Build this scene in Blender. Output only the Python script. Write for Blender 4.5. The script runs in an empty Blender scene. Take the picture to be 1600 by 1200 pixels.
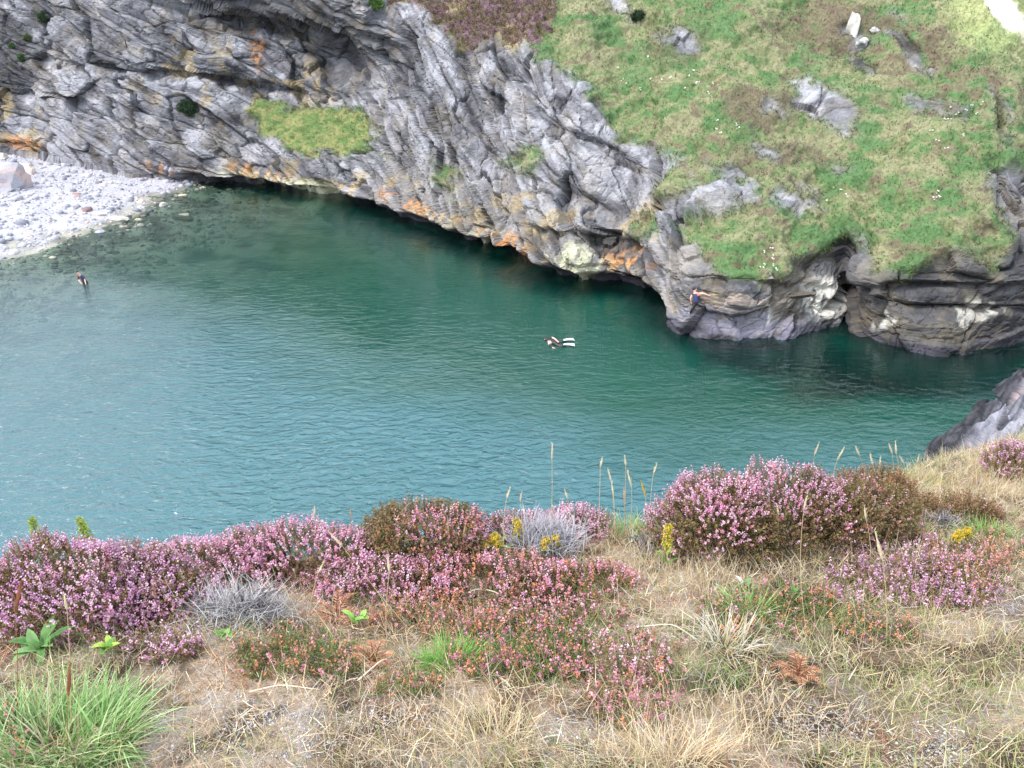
import bpy, math, random
import numpy as np
from mathutils import Vector, Matrix

C = bpy.context.scene.collection
SC = bpy.context.scene
rng = np.random.default_rng(11)
random.seed(7)

# ------------------------------------------------------------------ camera, sky, sun, exposure
CAM_H, PITCH, FPX = 19.0, math.radians(27.0), 1295.0
cam_d = bpy.data.cameras.new('camera')
cam_d.sensor_width = 36.0
cam_d.lens = 36.0 * FPX / 1600.0
cam_d.clip_start, cam_d.clip_end = 0.05, 2000.0
cam = bpy.data.objects.new('camera', cam_d)
cam.location = (0, 0, CAM_H)
cam.rotation_euler = (math.radians(90) - PITCH, 0, 0)
C.objects.link(cam)
SC.camera = cam

SUN_EL, SUN_AZ = math.radians(56), math.radians(-115)     # azimuth clockwise from +Y (the view direction)
world = bpy.data.worlds.new('World')
SC.world = world
world.use_nodes = True
wn, wl = world.node_tree.nodes, world.node_tree.links
wn.clear()
sky = wn.new('ShaderNodeTexSky')
sky.sky_type = 'NISHITA'
sky.sun_disc = False
sky.sun_elevation = SUN_EL
sky.sun_rotation = SUN_AZ
sky.dust_density = 3.0
sky.ozone_density = 1.5
tcw = wn.new('ShaderNodeTexCoord')
cn = wn.new('ShaderNodeTexNoise')
cn.inputs['Scale'].default_value = 2.2
cn.inputs['Detail'].default_value = 6
cr = wn.new('ShaderNodeMapRange')
cr.inputs['From Min'].default_value = 0.36
cr.inputs['From Max'].default_value = 0.58
mixw = wn.new('ShaderNodeMixRGB')
mixw.inputs['Color2'].default_value = (7.4, 8.6, 9.6, 1)       # bright thin cloud
bgw = wn.new('ShaderNodeBackground')
bgw.inputs['Strength'].default_value = 0.15
wo = wn.new('ShaderNodeOutputWorld')
wl.new(tcw.outputs['Generated'], cn.inputs['Vector'])
wl.new(cn.outputs['Fac'], cr.inputs['Value'])
wl.new(cr.outputs['Result'], mixw.inputs['Fac'])
wl.new(sky.outputs['Color'], mixw.inputs['Color1'])
wl.new(mixw.outputs['Color'], bgw.inputs['Color'])
wl.new(bgw.outputs['Background'], wo.inputs['Surface'])

sun_d = bpy.data.lights.new('sun', 'SUN')
sun_d.energy = 1.5
sun_d.angle = math.radians(11)
sun_d.color = (1.0, 0.955, 0.89)
sun_o = bpy.data.objects.new('sun', sun_d)
sd = Vector((math.sin(SUN_AZ) * math.cos(SUN_EL), math.cos(SUN_AZ) * math.cos(SUN_EL), math.sin(SUN_EL)))
sun_o.rotation_euler = sd.to_track_quat('Z', 'Y').to_euler()
sun_o.location = sd * 60
C.objects.link(sun_o)

vs = SC.view_settings
vs.view_transform = 'Standard'
vs.look = 'None'
vs.exposure = 1.22
vs.gamma = 1.0
vs.use_curve_mapping = False
SC.cycles.max_bounces = 8
SC.cycles.transparent_max_bounces = 12
SC.cycles.use_denoising = True

# ------------------------------------------------------------------ helpers
SP, CP = math.sin(PITCH), math.cos(PITCH)

def ray(u, v):
    """Direction through a point of the photograph (1600 x 1200), scaled to 1 m along the ground."""
    a = (600.0 - np.asarray(v, float)) / FPX
    ry = CP + a * SP
    return ((np.asarray(u, float) - 800.0) / FPX) / ry, (a * CP - SP) / ry

def at_y(u, v, y):
    rx, rz = ray(u, v)
    return np.stack([rx * y, y + 0 * rx, CAM_H + rz * y], -1)

def at_z(u, v, z):
    rx, rz = ray(u, v)
    return at_y(u, v, (z - CAM_H) / rz)

def project(p):
    p = np.asarray(p, float)
    x, y, z = p[..., 0], p[..., 1], p[..., 2] - CAM_H
    d = y * CP - z * SP
    return 800 + FPX * x / d, 600 - FPX * (y * SP + z * CP) / d

_tab = np.random.default_rng(5).random(1 << 16)

def vnoise(p):
    p = np.asarray(p, float)
    i = np.floor(p).astype(np.int64)
    f = p - i
    f = f * f * f * (f * (f * 6 - 15) + 10)
    def h(a, b, c):
        k = (a * 73856093) ^ (b * 19349663) ^ (c * 83492791)
        k = (k ^ (k >> 13)) * 1274126177
        return _tab[(k ^ (k >> 16)) & 0xFFFF]
    x, y, z = i[..., 0], i[..., 1], i[..., 2]
    fx, fy, fz = f[..., 0], f[..., 1], f[..., 2]
    def lerp(a, b, t): return a + (b - a) * t
    return lerp(lerp(lerp(h(x, y, z), h(x + 1, y, z), fx), lerp(h(x, y + 1, z), h(x + 1, y + 1, z), fx), fy),
                lerp(lerp(h(x, y, z + 1), h(x + 1, y, z + 1), fx), lerp(h(x, y + 1, z + 1), h(x + 1, y + 1, z + 1), fx), fy), fz)

def fbm(p, octv=4, gain=0.5, lac=2.03):
    p = np.asarray(p, float)
    s, a, t = 0.0, 1.0, 0.0
    for k in range(octv):
        s = s + a * vnoise(p + 17.3 * k)
        t += a
        a *= gain
        p = p * lac
    return s / t                                             # 0..1, mean .5

def slabs(p, seed, tilt=0.5):
    """Broken rock: cells with their own offset and tilt. Returns relief, distance to the nearest joint, and a random tone for each cell."""
    p = np.asarray(p, float) + seed
    i0 = np.floor(p).astype(np.int64)
    d1 = np.full(p.shape[:-1], 9.0); d2 = d1.copy()
    rel = np.zeros_like(d1); tone = np.zeros_like(d1)
    for a in (-1, 0, 1):
        for b in (-1, 0, 1):
            for c in (-1, 0, 1):
                x, y, z = i0[..., 0] + a, i0[..., 1] + b, i0[..., 2] + c
                k = (x * 73856093) ^ (y * 19349663) ^ (z * 83492791)
                k = (k ^ (k >> 13)) * 1274126177
                k = (k ^ (k >> 16)) & 0xFFFF
                q = np.stack([x + _tab[k], y + _tab[k ^ 0x5A5A], z + _tab[k ^ 0x3C3C]], -1)
                dv = p - q
                d = np.sqrt((dv ** 2).sum(-1))
                g = np.stack([_tab[k ^ 0x1111], _tab[k ^ 0x2222], _tab[k ^ 0x4444]], -1) - 0.5
                m = d < d1
                d2 = np.where(m, d1, np.minimum(d2, d))
                rel = np.where(m, _tab[k ^ 0x0F0F] - 0.5 + 2 * tilt * (dv * g).sum(-1), rel)
                tone = np.where(m, _tab[k ^ 0x7777], tone)
                d1 = np.where(m, d, d1)
    return rel, d2 - d1, tone

def ss(a, b, x):
    t = np.clip((x - a) / (b - a), 0, 1)
    return t * t * (3 - 2 * t)

def lin(*c):
    c = np.array(c, float) / 255.0
    return np.where(c <= 0.04045, c / 12.92, ((c + 0.055) / 1.055) ** 2.4)

def mixc(a, b, t):
    return np.asarray(a) + (np.asarray(b) - np.asarray(a)) * np.asarray(t)[..., None]

def mesh(name, V, F, mat=None, col=None, attrs=None, smooth=False, parent=None, link=True, mats=None, fmat=None):
    """F: array or list of arrays of faces with 3, 4 or more corners."""
    F = F if isinstance(F, list) else [F]
    F = [np.asarray(f, np.int32) for f in F if len(f)]
    me = bpy.data.meshes.new(name)
    V = np.asarray(V, np.float32)
    me.vertices.add(len(V))
    me.vertices.foreach_set('co', V.ravel())
    loops = np.concatenate([f.ravel() for f in F])
    tot = np.concatenate([np.full(len(f), f.shape[1], np.int32) for f in F])
    start = np.concatenate([[0], np.cumsum(tot)[:-1]]).astype(np.int32)
    me.loops.add(len(loops))
    me.loops.foreach_set('vertex_index', loops)
    me.polygons.add(len(tot))
    me.polygons.foreach_set('loop_start', start)
    me.polygons.foreach_set('use_smooth', np.full(len(tot), bool(smooth)))
    if fmat is not None:
        me.polygons.foreach_set('material_index', np.asarray(fmat, np.int32))
    if col is not None:
        a = me.color_attributes.new('col', 'FLOAT_COLOR', 'POINT')
        c4 = np.ones((len(V), 4), np.float32)
        c4[:, :3] = np.clip(col, 0, 1)
        a.data.foreach_set('color', c4.ravel())
    for k, val in (attrs or {}).items():
        a = me.attributes.new(k, 'FLOAT', 'POINT')
        a.data.foreach_set('value', np.asarray(val, np.float32).ravel())
    me.update(calc_edges=True)
    for m in (mats or [mat]):
        if m: me.materials.append(m)
    o = bpy.data.objects.new(name, me)
    if link: C.objects.link(o)
    if parent: o.parent = parent
    return o

def empty(name, loc):
    o = bpy.data.objects.new(name, None)
    o.location = loc
    o.empty_display_size = 0.05
    C.objects.link(o)
    return o

def tag(o, label=None, cat=None, group=None, kind=None):
    for k, v in (('label', label), ('category', cat), ('group', group), ('kind', kind)):
        if v: o[k] = v
    return o

def grid_faces(nr, nc):
    i = np.arange(nr * nc).reshape(nr, nc)
    return np.stack([i[:-1, :-1], i[:-1, 1:], i[1:, 1:], i[1:, :-1]], -1).reshape(-1, 4)

def inpoly(u, v, poly):
    poly = np.asarray(poly, float)
    ins = np.zeros(np.shape(u), bool)
    j = len(poly) - 1
    for i in range(len(poly)):
        xi, yi, xj, yj = *poly[i], *poly[j]
        if yi != yj:
            ins ^= ((yi > v) != (yj > v)) & (u < (xj - xi) * (v - yi) / (yj - yi) + xi)
        j = i
    return ins

def segdist(x, y, poly):
    """Distance to a polyline, and on which side (positive = left of its direction)."""
    poly = np.asarray(poly, float)
    best = np.full(np.shape(x), 1e9)
    side = np.zeros(np.shape(x))
    for a, b in zip(poly[:-1], poly[1:]):
        d = b - a
        t = np.clip(((x - a[0]) * d[0] + (y - a[1]) * d[1]) / (d @ d + 1e-12), 0, 1)
        px, py = x - a[0] - t * d[0], y - a[1] - t * d[1]
        q = np.hypot(px, py)
        s = np.sign(d[0] * py - d[1] * px)
        m = q < best - 1e-9
        best = np.where(m, q, best)
        side = np.where(m, s, side)
    return best, side

# ------------------------------------------------------------------ materials
def nt(name):
    m = bpy.data.materials.new(name)
    m.use_nodes = True
    n, l = m.node_tree.nodes, m.node_tree.links
    n.clear()
    out = n.new('ShaderNodeOutputMaterial')
    return m, n, l, out

def col_material(name, rough=0.85, nscale=30.0, namt=0.35, bump=0.3, bdist=0.02, spec=0.3, stretch=None, trans=0.0, rot=(0, 0, 0)):
    """Base colour from the per-vertex pigment 'col', broken up by fine procedural noise; optional translucency for leaves."""
    m, n, l, out = nt(name)
    at = n.new('ShaderNodeAttribute'); at.attribute_name = 'col'
    tc = n.new('ShaderNodeTexCoord')
    mp = n.new('ShaderNodeMapping')
    mp.inputs['Scale'].default_value = stretch or (1, 1, 1)
    mp.inputs['Rotation'].default_value = rot
    no = n.new('ShaderNodeTexNoise')
    no.inputs['Scale'].default_value = nscale
    no.inputs['Detail'].default_value = 5
    no.inputs['Roughness'].default_value = 0.65
    l.new(tc.outputs['Object'], mp.inputs['Vector'])
    l.new(mp.outputs['Vector'], no.inputs['Vector'])
    mr = n.new('ShaderNodeMapRange')
    mr.inputs['From Min'].default_value = 0.25
    mr.inputs['From Max'].default_value = 0.75
    mr.inputs['To Min'].default_value = 1 - namt
    mr.inputs['To Max'].default_value = 1 + namt
    l.new(no.outputs['Fac'], mr.inputs['Value'])
    mu = n.new('ShaderNodeVectorMath'); mu.operation = 'SCALE'
    l.new(at.outputs['Color'], mu.inputs[0])
    l.new(mr.outputs['Result'], mu.inputs['Scale'])
    p = n.new('ShaderNodeBsdfPrincipled')
    p.inputs['Roughness'].default_value = rough
    p.inputs['Specular IOR Level'].default_value = spec
    l.new(mu.outputs['Vector'], p.inputs['Base Color'])
    if bump:
        b = n.new('ShaderNodeBump')
        b.inputs['Strength'].default_value = bump
        b.inputs['Distance'].default_value = bdist
        l.new(no.outputs['Fac'], b.inputs['Height'])
        l.new(b.outputs['Normal'], p.inputs['Normal'])
    if trans:
        t = n.new('ShaderNodeBsdfTranslucent')
        l.new(mu.outputs['Vector'], t.inputs['Color'])
        mx = n.new('ShaderNodeMixShader')
        mx.inputs['Fac'].default_value = trans
        l.new(p.outputs['BSDF'], mx.inputs[1]); l.new(t.outputs['BSDF'], mx.inputs[2])
        l.new(mx.outputs['Shader'], out.inputs['Surface'])
    else:
        l.new(p.outputs['BSDF'], out.inputs['Surface'])
    return m

M_rock = col_material('slate_rock', 0.8, 2.6, 0.32, 0.7, 0.12, 0.35, stretch=(1.0, 1.0, 3.6), rot=(0, math.radians(24), 0))
M_turf = col_material('turf', 0.95, 6.0, 0.3, 0.4, 0.12, 0.1)
M_shingle = col_material('shingle', 0.9, 7.0, 0.35, 0.8, 0.1, 0.2)
M_stone = col_material('beach_stone', 0.8, 9.0, 0.25, 0.4, 0.03, 0.3)
M_soil = col_material('heath_soil', 0.95, 130.0, 0.6, 0.8, 0.02, 0.1)
M_plant = col_material('plant_tissue', 0.75, 90.0, 0.22, 0.0, 0.0, 0.2, trans=0.3)
M_leaf = col_material('leaf', 0.6, 40.0, 0.25, 0.0, 0.0, 0.3, trans=0.25)
M_twig = col_material('dead_wood', 0.9, 70.0, 0.3, 0.0, 0.0, 0.15)

# ------------------------------------------------------------------ far cliff and grass slope: one lofted surface cut in two
# each station: column of the photograph, waterline row and height, then (row, slope in degrees from the point before), then slope and height of the top
ST = [
    (-900, 190, 3.2, [(172, 75), (120, 66), (60, 68), (20, 70), (-20, 72)], (64, 22)),
    (-500, 205, 3.2, [(187, 75), (120, 66), (60, 70), (20, 72), (-20, 74)], (66, 20)),
    (0, 230, 2.7, [(214, 70), (150, 62), (80, 66), (30, 68), (-20, 72)], (66, 19)),
    (60, 238, 2.2, [(224, 70), (150, 66), (80, 74), (30, 70), (-20, 72)], (66, 19)),
    (200, 270, 1.0, [(256, 72), (190, 66), (112, 74), (40, 68), (-20, 80)], (66, 19)),
    (330, 289, 0.0, [(272, 105), (205, 62), (125, 74), (50, 72), (-20, 95)], (64, 19)),
    (400, 294, 0.0, [(280, 118), (238, 62), (160, 50), (62, 80), (-20, 100)], (62, 19)),
    (450, 302, 0.0, [(288, 120), (242, 66), (160, 42), (62, 82), (-20, 104)], (60, 19)),
    (540, 318, 0.0, [(302, 118), (246, 66), (170, 44), (62, 82), (-20, 104)], (56, 19.5)),
    (574, 326, 0.0, [(308, 105), (246, 66), (170, 60), (62, 84), (-20, 100)], (50, 20)),
    (592, 334, 0.0, [(314, 92), (250, 66), (150, 68), (40, 74), (-20, 34)], (45, 21)),
    (660, 362, 0.0, [(336, 84), (260, 62), (150, 60), (32, 60), (-20, 30)], (32, 24)),
    (720, 385, 0.0, [(360, 84), (290, 62), (190, 56), (85, 50), (-20, 30)], (31, 28)),
    (800, 407, 0.0, [(382, 92), (322, 58), (210, 50), (85, 46), (-20, 31)], (31, 33)),
    (830, 432, 0.0, [(398, 84), (330, 52), (220, 48), (92, 44), (-20, 32)], (31, 35)),
    (900, 450, 0.0, [(406, 80), (350, 60), (260, 44), (120, 40), (-20, 33)], (32, 38)),
    (960, 451, 0.0, [(410, 82), (360, 58), (280, 42), (200, 40), (-20, 34)], (32, 40)),
    (1020, 468, 0.0, [(422, 82), (372, 56), (310, 40), (240, 38), (-20, 34)], (32, 48)),
    (1045, 500, 0.0, [(448, 72), (402, 62), (330, 38), (248, 36), (-20, 34)], (32, 48)),
    (1080, 526, 0.0, [(474, 62), (434, 70), (350, 34), (250, 32), (-20, 34)], (32, 48)),
    (1150, 541, 0.0, [(488, 60), (438, 74), (350, 32), (240, 31), (-20, 34)], (32, 48)),
    (1220, 536, 0.0, [(488, 64), (436, 74), (340, 32), (230, 31), (-20, 34)], (32, 48)),
    (1290, 511, 0.0, [(470, 76), (425, 68), (340, 34), (230, 31), (-20, 34)], (32, 48)),
    (1326, 488, 0.0, [(462, 95), (415, 60), (340, 34), (230, 31), (-20, 34)], (32, 48)),
    (1338, 520, 0.0, [(478, 84), (430, 76), (360, 36), (230, 31), (-20, 34)], (32, 48)),
    (1400, 547, 0.0, [(490, 64), (430, 72), (370, 40), (240, 31), (-20, 34)], (32, 48)),
    (1500, 557, 0.0, [(500, 60), (416, 68), (350, 38), (230, 33), (-20, 35)], (32, 48)),
    (1600, 546, 0.0, [(492, 62), (414, 64), (350, 46), (230, 36), (-20, 35)], (34, 48)),
    (1900, 500, 0.0, [(450, 62), (380, 62), (310, 50), (200, 40), (-20, 36)], (34, 48)),
    (2500, 440, 0.0, [(400, 62), (340, 60), (280, 50), (180, 40), (-20, 36)], (34, 48)),
]
st_u = np.array([s[0] for s in ST], float)
rows_v, rows_y = [], []
for (u, w, z0, rr, (s7, z7)) in ST:
    _, rz = ray(u, w)
    y = (z0 - CAM_H) / rz
    z = z0
    vv, yy = [w], [float(y)]
    for (v, s) in rr:
        _, rz = ray(u, v)
        tn = math.tan(math.radians(s))
        y2 = float((CAM_H - z + tn * y) / (tn - rz))
        z = CAM_H + float(rz) * y2
        y = y2
        vv.append(v); yy.append(y)
    y += (z7 - z) / math.tan(math.radians(s7))
    yy.append(y); vv.append(z7)
    rows_v.append(vv); rows_y.append(yy)
rows_v, rows_y = np.array(rows_v, float), np.array(rows_y, float)

gu = np.concatenate([np.arange(-900, -40, 12.0), np.arange(-40, 1640, 2.0), np.arange(1640, 2500, 14.0)])
NB = 300
def smooth_u(a, k=4):
    ker = np.ones(2 * k + 1) / (2 * k + 1)
    return np.convolve(np.pad(a, k, mode='edge'), ker, 'valid')
RV = np.stack([smooth_u(np.interp(gu, st_u, rows_v[:, r])) for r in range(7)], 1)
RY = np.stack([smooth_u(np.interp(gu, st_u, rows_y[:, r])) for r in range(7)], 1)
for r, k in ((3, 22), (4, 44), (5, 60), (6, 60)):            # the turf above the rocks runs smoothly past the clefts below it
    RY[:, r] += (smooth_u(RY[:, r], k) - RY[:, r]) * ss(1010, 1180, gu)
tt = np.linspace(0, 1, NB)
P = np.zeros((len(gu), NB, 3))
GV = np.zeros((len(gu), NB))
for i, u in enumerate(gu):
    v = RV[i, 0] + (RV[i, 5] - RV[i, 0]) * tt
    y = np.interp(-v, -RV[i, :6], RY[i, :6])
    y = np.convolve(np.pad(y, 5, mode='reflect', reflect_type='odd'), np.ones(11) / 11, 'valid')
    GV[i] = v
    P[i] = at_y(u, v, y)
# recesses and swellings of the rock face: column, row, half sizes, tilt in degrees, metres back (+) or forward (-)
GU = np.repeat(gu[:, None], NB, 1)
def ell(u, v, cu, cv, ru, rv, ang=0.0):
    c, s = math.cos(math.radians(ang)), math.sin(math.radians(ang))
    du, dv = u - cu, v - cv
    return np.sqrt(((du * c + dv * s) / ru) ** 2 + ((-du * s + dv * c) / rv) ** 2)
BUMPS = [
    (525, 95, 80, 42, 14, 4.2), (430, 40, 170, 16, 12, 2.0), (330, 20, 120, 14, 10, 1.4),
    (370, 128, 150, 8, 9, 2.0), (180, 108, 120, 7, 8, 1.8), (70, 148, 60, 6, 8, 1.0),
    (250, 210, 180, 60, 12, -0.7), (90, 120, 60, 26, 10, -1.0), (160, 85, 110, 18, 14, -0.8), (400, 100, 130, 20, 12, -0.8),
    (728, 130, 16, 75, -18, 1.6), (765, 240, 14, 70, -30, 1.2), (690, 225, 12, 90, -24, 0.6),
    (655, 120, 36, 95, -18, -0.8), (840, 150, 80, 40, 35, -0.8), (620, 215, 26, 50, -10, -0.6),
    (930, 225, 80, 7, 24, 0.9), (990, 262, 60, 7, 22, 0.8), (880, 300, 120, 9, 20, 0.7), (900, 372, 130, 9, 10, 0.8), (1000, 390, 60, 10, 20, 0.9),
    (780, 392, 30, 10, 12, 1.0), (740, 372, 12, 8, 0, -0.6),
    (1170, 445, 110, 8, 3, 0.5), (1305, 450, 20, 28, 0, -0.5), (1328, 484, 15, 40, 5, 3.4), (1300, 405, 50, 12, -14, .5), 
    (1450, 450, 130, 8, 0, 0.8), (1500, 480, 120, 7, 3, 0.6), (1420, 505, 60, 22, 6, -0.5),
    (1575, 320, 18, 70, -22, 1.6), (1562, 190, 5, 45, -4, 0.9), (1590, 170, 26, 40, 0, -0.9),
    (1420, 75, 46, 9, 48, 0.7), (1350, 105, 18, 9, 20, 0.5), (1465, 168, 60, 10, 8, 0.6),
    (1285, 165, 50, 26, 20, -0.25), (1055, 68, 30, 20, 10, -0.2), (1120, 300, 60, 20, -10, -0.3), (1240, 314, 40, 11, -6, -0.2),
]
DY = np.zeros_like(GU)
for (cu, cv, ru, rv, an, dy) in BUMPS:
    DY += dy * np.exp(-1.2 * ell(GU, GV, cu, cv, ru, rv, an) ** 2)
for k in range(3):
    pass
rx, rz = ray(GU, GV)
P = np.stack([P[..., 0] + rx * DY * 0.6, P[..., 1] + DY, P[..., 2] + rz * DY * 0.3], -1)

# rows under water, and unseen top rows whose height is shaped for the water's reflection
w = P[:, 0]
under = np.stack([w + np.array([0, -0.5, -1.1]) , w + np.array([0, -1.6, -2.4]), w + np.array([0, -3.6, -4.4]), w + np.array([0, -7.5, -7.0])], 1)[:, ::-1]
top = P[:, -1]
NT = 46
tf = np.linspace(0, 1, NT + 1)[1:]
ty = RY[:, 6]
tz = RV[:, 6]
topr = np.zeros((len(gu), NT, 3))
for k, t in enumerate(tf):
    topr[:, k, 0] = top[:, 0] * (1 + 0.25 * t * (ty / top[:, 1] - 1))
    topr[:, k, 1] = top[:, 1] + (ty - top[:, 1]) * t
    topr[:, k, 2] = top[:, 2] + (tz - top[:, 2]) * (t if True else t)
back = topr[:, -1:] + np.stack([np.array([0, 14.0, 1.5]), np.array([0, 60.0, -2.0])])[None]
A = np.concatenate([under, P, topr, back], 1)
UU = np.repeat(gu[:, None], A.shape[1], 1)
VV = np.concatenate([np.repeat(GV[:, :1], 4, 1) + np.array([30, 18, 10, 4])[None], GV, np.repeat(GV[:, -1:], NT + 2, 1) - np.arange(1, NT + 3)[None] * 6], 1)

# ---- masks on the surface
nz1 = fbm(A * 0.55, 4) - 0.5
nz2 = fbm(A * 1.7 + 40, 3) - 0.5
ju, jv = UU + 50 * nz1 + 44 * nz2, VV + 44 * (fbm(A * 0.6 + 90, 4) - 0.5) + 42 * (fbm(A * 1.8 + 9, 4) - 0.5)
SLOPE = [(600, -400), (596, 8), (640, 12), (668, 30), (700, 52), (716, 84), (760, 70), (832, 82), (882, 104), (916, 140), (946, 186), (976, 216),
         (1020, 240), (1085, 248), (1050, 262), (1016, 300), (1040, 322), (1090, 300), (1110, 282), (1180, 286), (1190, 300), (1120, 330), (1072, 352), (1074, 380), (1100, 412),
         (1130, 432), (1180, 436), (1236, 428), (1262, 398), (1310, 380), (1352, 374), (1350, 406), (1382, 434), (1432, 424),
         (1490, 404), (1566, 414), (1576, 360), (1552, 300), (1546, 262), (1600, 262), (1640, 250), (2600, 200), (2600, -400)]
LEDGE = [(378, 168), (400, 154), (450, 160), (540, 166), (584, 182), (584, 236), (546, 244), (494, 248), (460, 236), (410, 212)]
grass = inpoly(ju, jv, SLOPE) | inpoly(UU + 60 * nz2 + 30 * nz1, VV + 50 * nz1 + 40 * nz2, LEDGE)
for (cu, cv, ru, rv, an) in [(826, 254, 26, 17, -10), (694, 280, 15, 26, 10), (1010, 350, 24, 20, 0), (985, 366, 20, 10, 0)]:
    grass |= ell(ju, jv, cu, cv, ru, rv, an) < 1
for (cu, cv, ru, rv, an) in [(1058, 68, 27, 18, 20), (1205, 172, 22, 10, 10), (1290, 168, 56, 27, 24), (1350, 105, 21, 10, 20), (1420, 78, 48, 9, 48),
                             (1468, 166, 56, 11, 8), (1205, 241, 14, 7, 10), (1318, 270, 14, 9, 30), (1563, 190, 7, 46, -4), (1335, 60, 12, 26, -10), (1248, 314, 40, 12, -6), (965, 8, 30, 9, 30),
                             (1135, 262, 32, 7, 10), (1400, 20, 10, 6, 0)]:
    grass &= ~(ell(UU + 70 * nz2, VV + 56 * nz2 + 26 * nz1, cu, cv, ru, rv, an) < .95)
grass &= A[..., 2] > 0.8
G = grass.astype(float)

# ---- relief
n0 = np.cross(np.gradient(A, axis=0), np.gradient(A, axis=1))
n0 /= np.linalg.norm(n0, axis=-1, keepdims=True) + 1e-9
if n0[500, 150] @ (np.array([0, 0, CAM_H]) - A[500, 150]) < 0: n0 = -n0
def smooth2(a, k):
    for ax in (0, 1):
        pw = [(0, 0)] * a.ndim; pw[ax] = (k, k)
        b = np.pad(a, pw, mode='edge')
        cs = np.cumsum(b, axis=ax)
        cs = np.concatenate([np.zeros_like(np.take(cs, [0], axis=ax)), cs], axis=ax)
        n = a.shape[ax]
        a = (np.take(cs, np.arange(2 * k + 1, 2 * k + 1 + n), axis=ax) - np.take(cs, np.arange(n), axis=ax)) / (2 * k + 1)
    return a
Gs = smooth2(G, 3)
ns = smooth2(n0, 9)
ns /= np.linalg.norm(ns, axis=-1, keepdims=True) + 1e-9
dip = np.radians(np.interp(UU, [0, 520, 640, 1000, 1300, 1600], [20, 22, 36, 28, 10, 6]))
wob = 1.3 * (fbm(A * 0.16 + 3, 2) - 0.5) + 0.18 * (fbm(A * 0.9 + 30, 3) - 0.5)
across = A[..., 0] * np.sin(dip) + A[..., 2] * np.cos(dip) - 0.35 * A[..., 1] + wob
along = A[..., 0] * np.cos(dip) - A[..., 2] * np.sin(dip)
Q = np.stack([along * 0.35, A[..., 1] * 0.35, across], -1)
def saw(t):
    f = t - np.floor(t)
    return np.where(f < 0.82, f / 0.82, (1 - f) / 0.18)
big = fbm(A * 0.3 + 7, 3) - 0.5
s1 = saw(across / 1.35 + 0.8 * (fbm(Q * np.array([.5, .5, .4]), 3) - 0.5))
s2 = saw(across / 0.46 + 1.2 * (fbm(Q * np.array([1, 1, .7]) + 11, 3) - 0.5))
s3 = saw(across / 0.17 + 1.2 * (fbm(Q * np.array([1.5, 1.5, 1.2]) + 5, 2) - 0.5))
mod1 = ss(0.38, 0.6, fbm(A * 0.25 + 50, 2))
mod2 = ss(0.35, 0.62, fbm(A * 0.5 + 70, 2))
cr1 = 1 - np.abs(2 * fbm(Q * np.array([2.2, 2.2, .8]) + 60, 3) - 1)           # ridges: open joints
joint = ss(0.86, 0.97, cr1)
blk = fbm(Q * np.array([1.6, 1.6, 2.4]) + 81, 4) - 0.5
Qw = Q + 0.25 * (fbm(A * 1.3 + 15, 3) - 0.5)[..., None]
w1, j1, t1 = slabs(Qw * np.array([.62, .62, .62]), 3.0, .55)
w2, j2, t2 = slabs(Qw * np.array([1.9, 1.9, 2.1]), 9.0, .5)
rightside = ss(1000, 1080, UU)
rock_d = 0.85 * w1 + 0.17 * w2 - 0.16 * ss(.08, 0, j1) - 0.06 * ss(.1, 0, j2) + 1.5 * big + (0.50 * (s1 - 0.5) * (0.3 + 0.7 * mod1) + 0.12 * (s2 - 0.5) * mod2 + 0.03 * (s3 - .5)) * (1 - .45 * rightside) + 0.12 * blk - 0.04 * joint
turf_d = 1.5 * (fbm(A * 0.3 + 21, 3) - 0.5) + 0.8 * (fbm(A * np.array([0.9, 0.9, 1.6]) + 33, 4) - 0.5) + 0.25 * (fbm(A * 3.2 + 39, 3) - .5) + 0.10
hz0 = A[..., 2] - np.interp(UU, [-900, 0, 60, 200, 330], [3.2, 2.7, 2.2, 1.0, 0.0])
rock_d = rock_d - 1.9 * ss(1.15, .45, hz0 + .5 * nz1) * ss(-1.2, -.4, hz0) * ss(255, 300, UU) * ss(1060, 1000, UU)      # notch cut by the tide
inner = smooth2(inpoly(UU, VV, SLOPE).astype(float), 8)
rock_d = rock_d * (1 - .62 * inner * ss(1.5, 4, A[..., 2]))                                                          # outcrops lie low in the turf
D = rock_d * (1 - Gs) + turf_d * Gs
fade = np.ones(A.shape[1]); fade[:4] = [0.2, 0.6, 1, 1]; fade[-2:] = 0.2
B = A + ns * (D * fade[None])[..., None]

# ---- pigment
e = np.random.default_rng(3).random(UU.shape)
q1 = fbm(Q * np.array([1.2, 1.2, 1.6]) + 100, 5)
q2 = fbm(A * 0.5 + 120, 3)
q3 = fbm(Q * np.array([2.0, 2.0, 6.0]) + 140, 4)
c_pale, c_mid, c_dark = lin(148, 145, 150), lin(106, 103, 107), lin(54, 52, 56)
tone = np.clip(0.52 + 0.8 * (q1 - 0.5) + 0.4 * (q3 - 0.5) + 1.0 * (q2 - .5) + .30 * (t1 - .5) + .26 * (t2 - .5), 0, 1)
rk = mixc(mixc(np.broadcast_to(c_dark, A.shape), c_mid, ss(0.02, 0.34, tone)), c_pale, ss(0.40, 0.74, tone))
rk = mixc(rk, c_dark, np.clip(0.2 * joint + .45 * ss(.05, 0, j1) + .3 * ss(.08, 0, j2) * mod2, 0, .6))
rk = mixc(rk, c_dark * 0.8, 0.7 * ss(0.16, 0.0, s1) * mod1)
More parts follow.
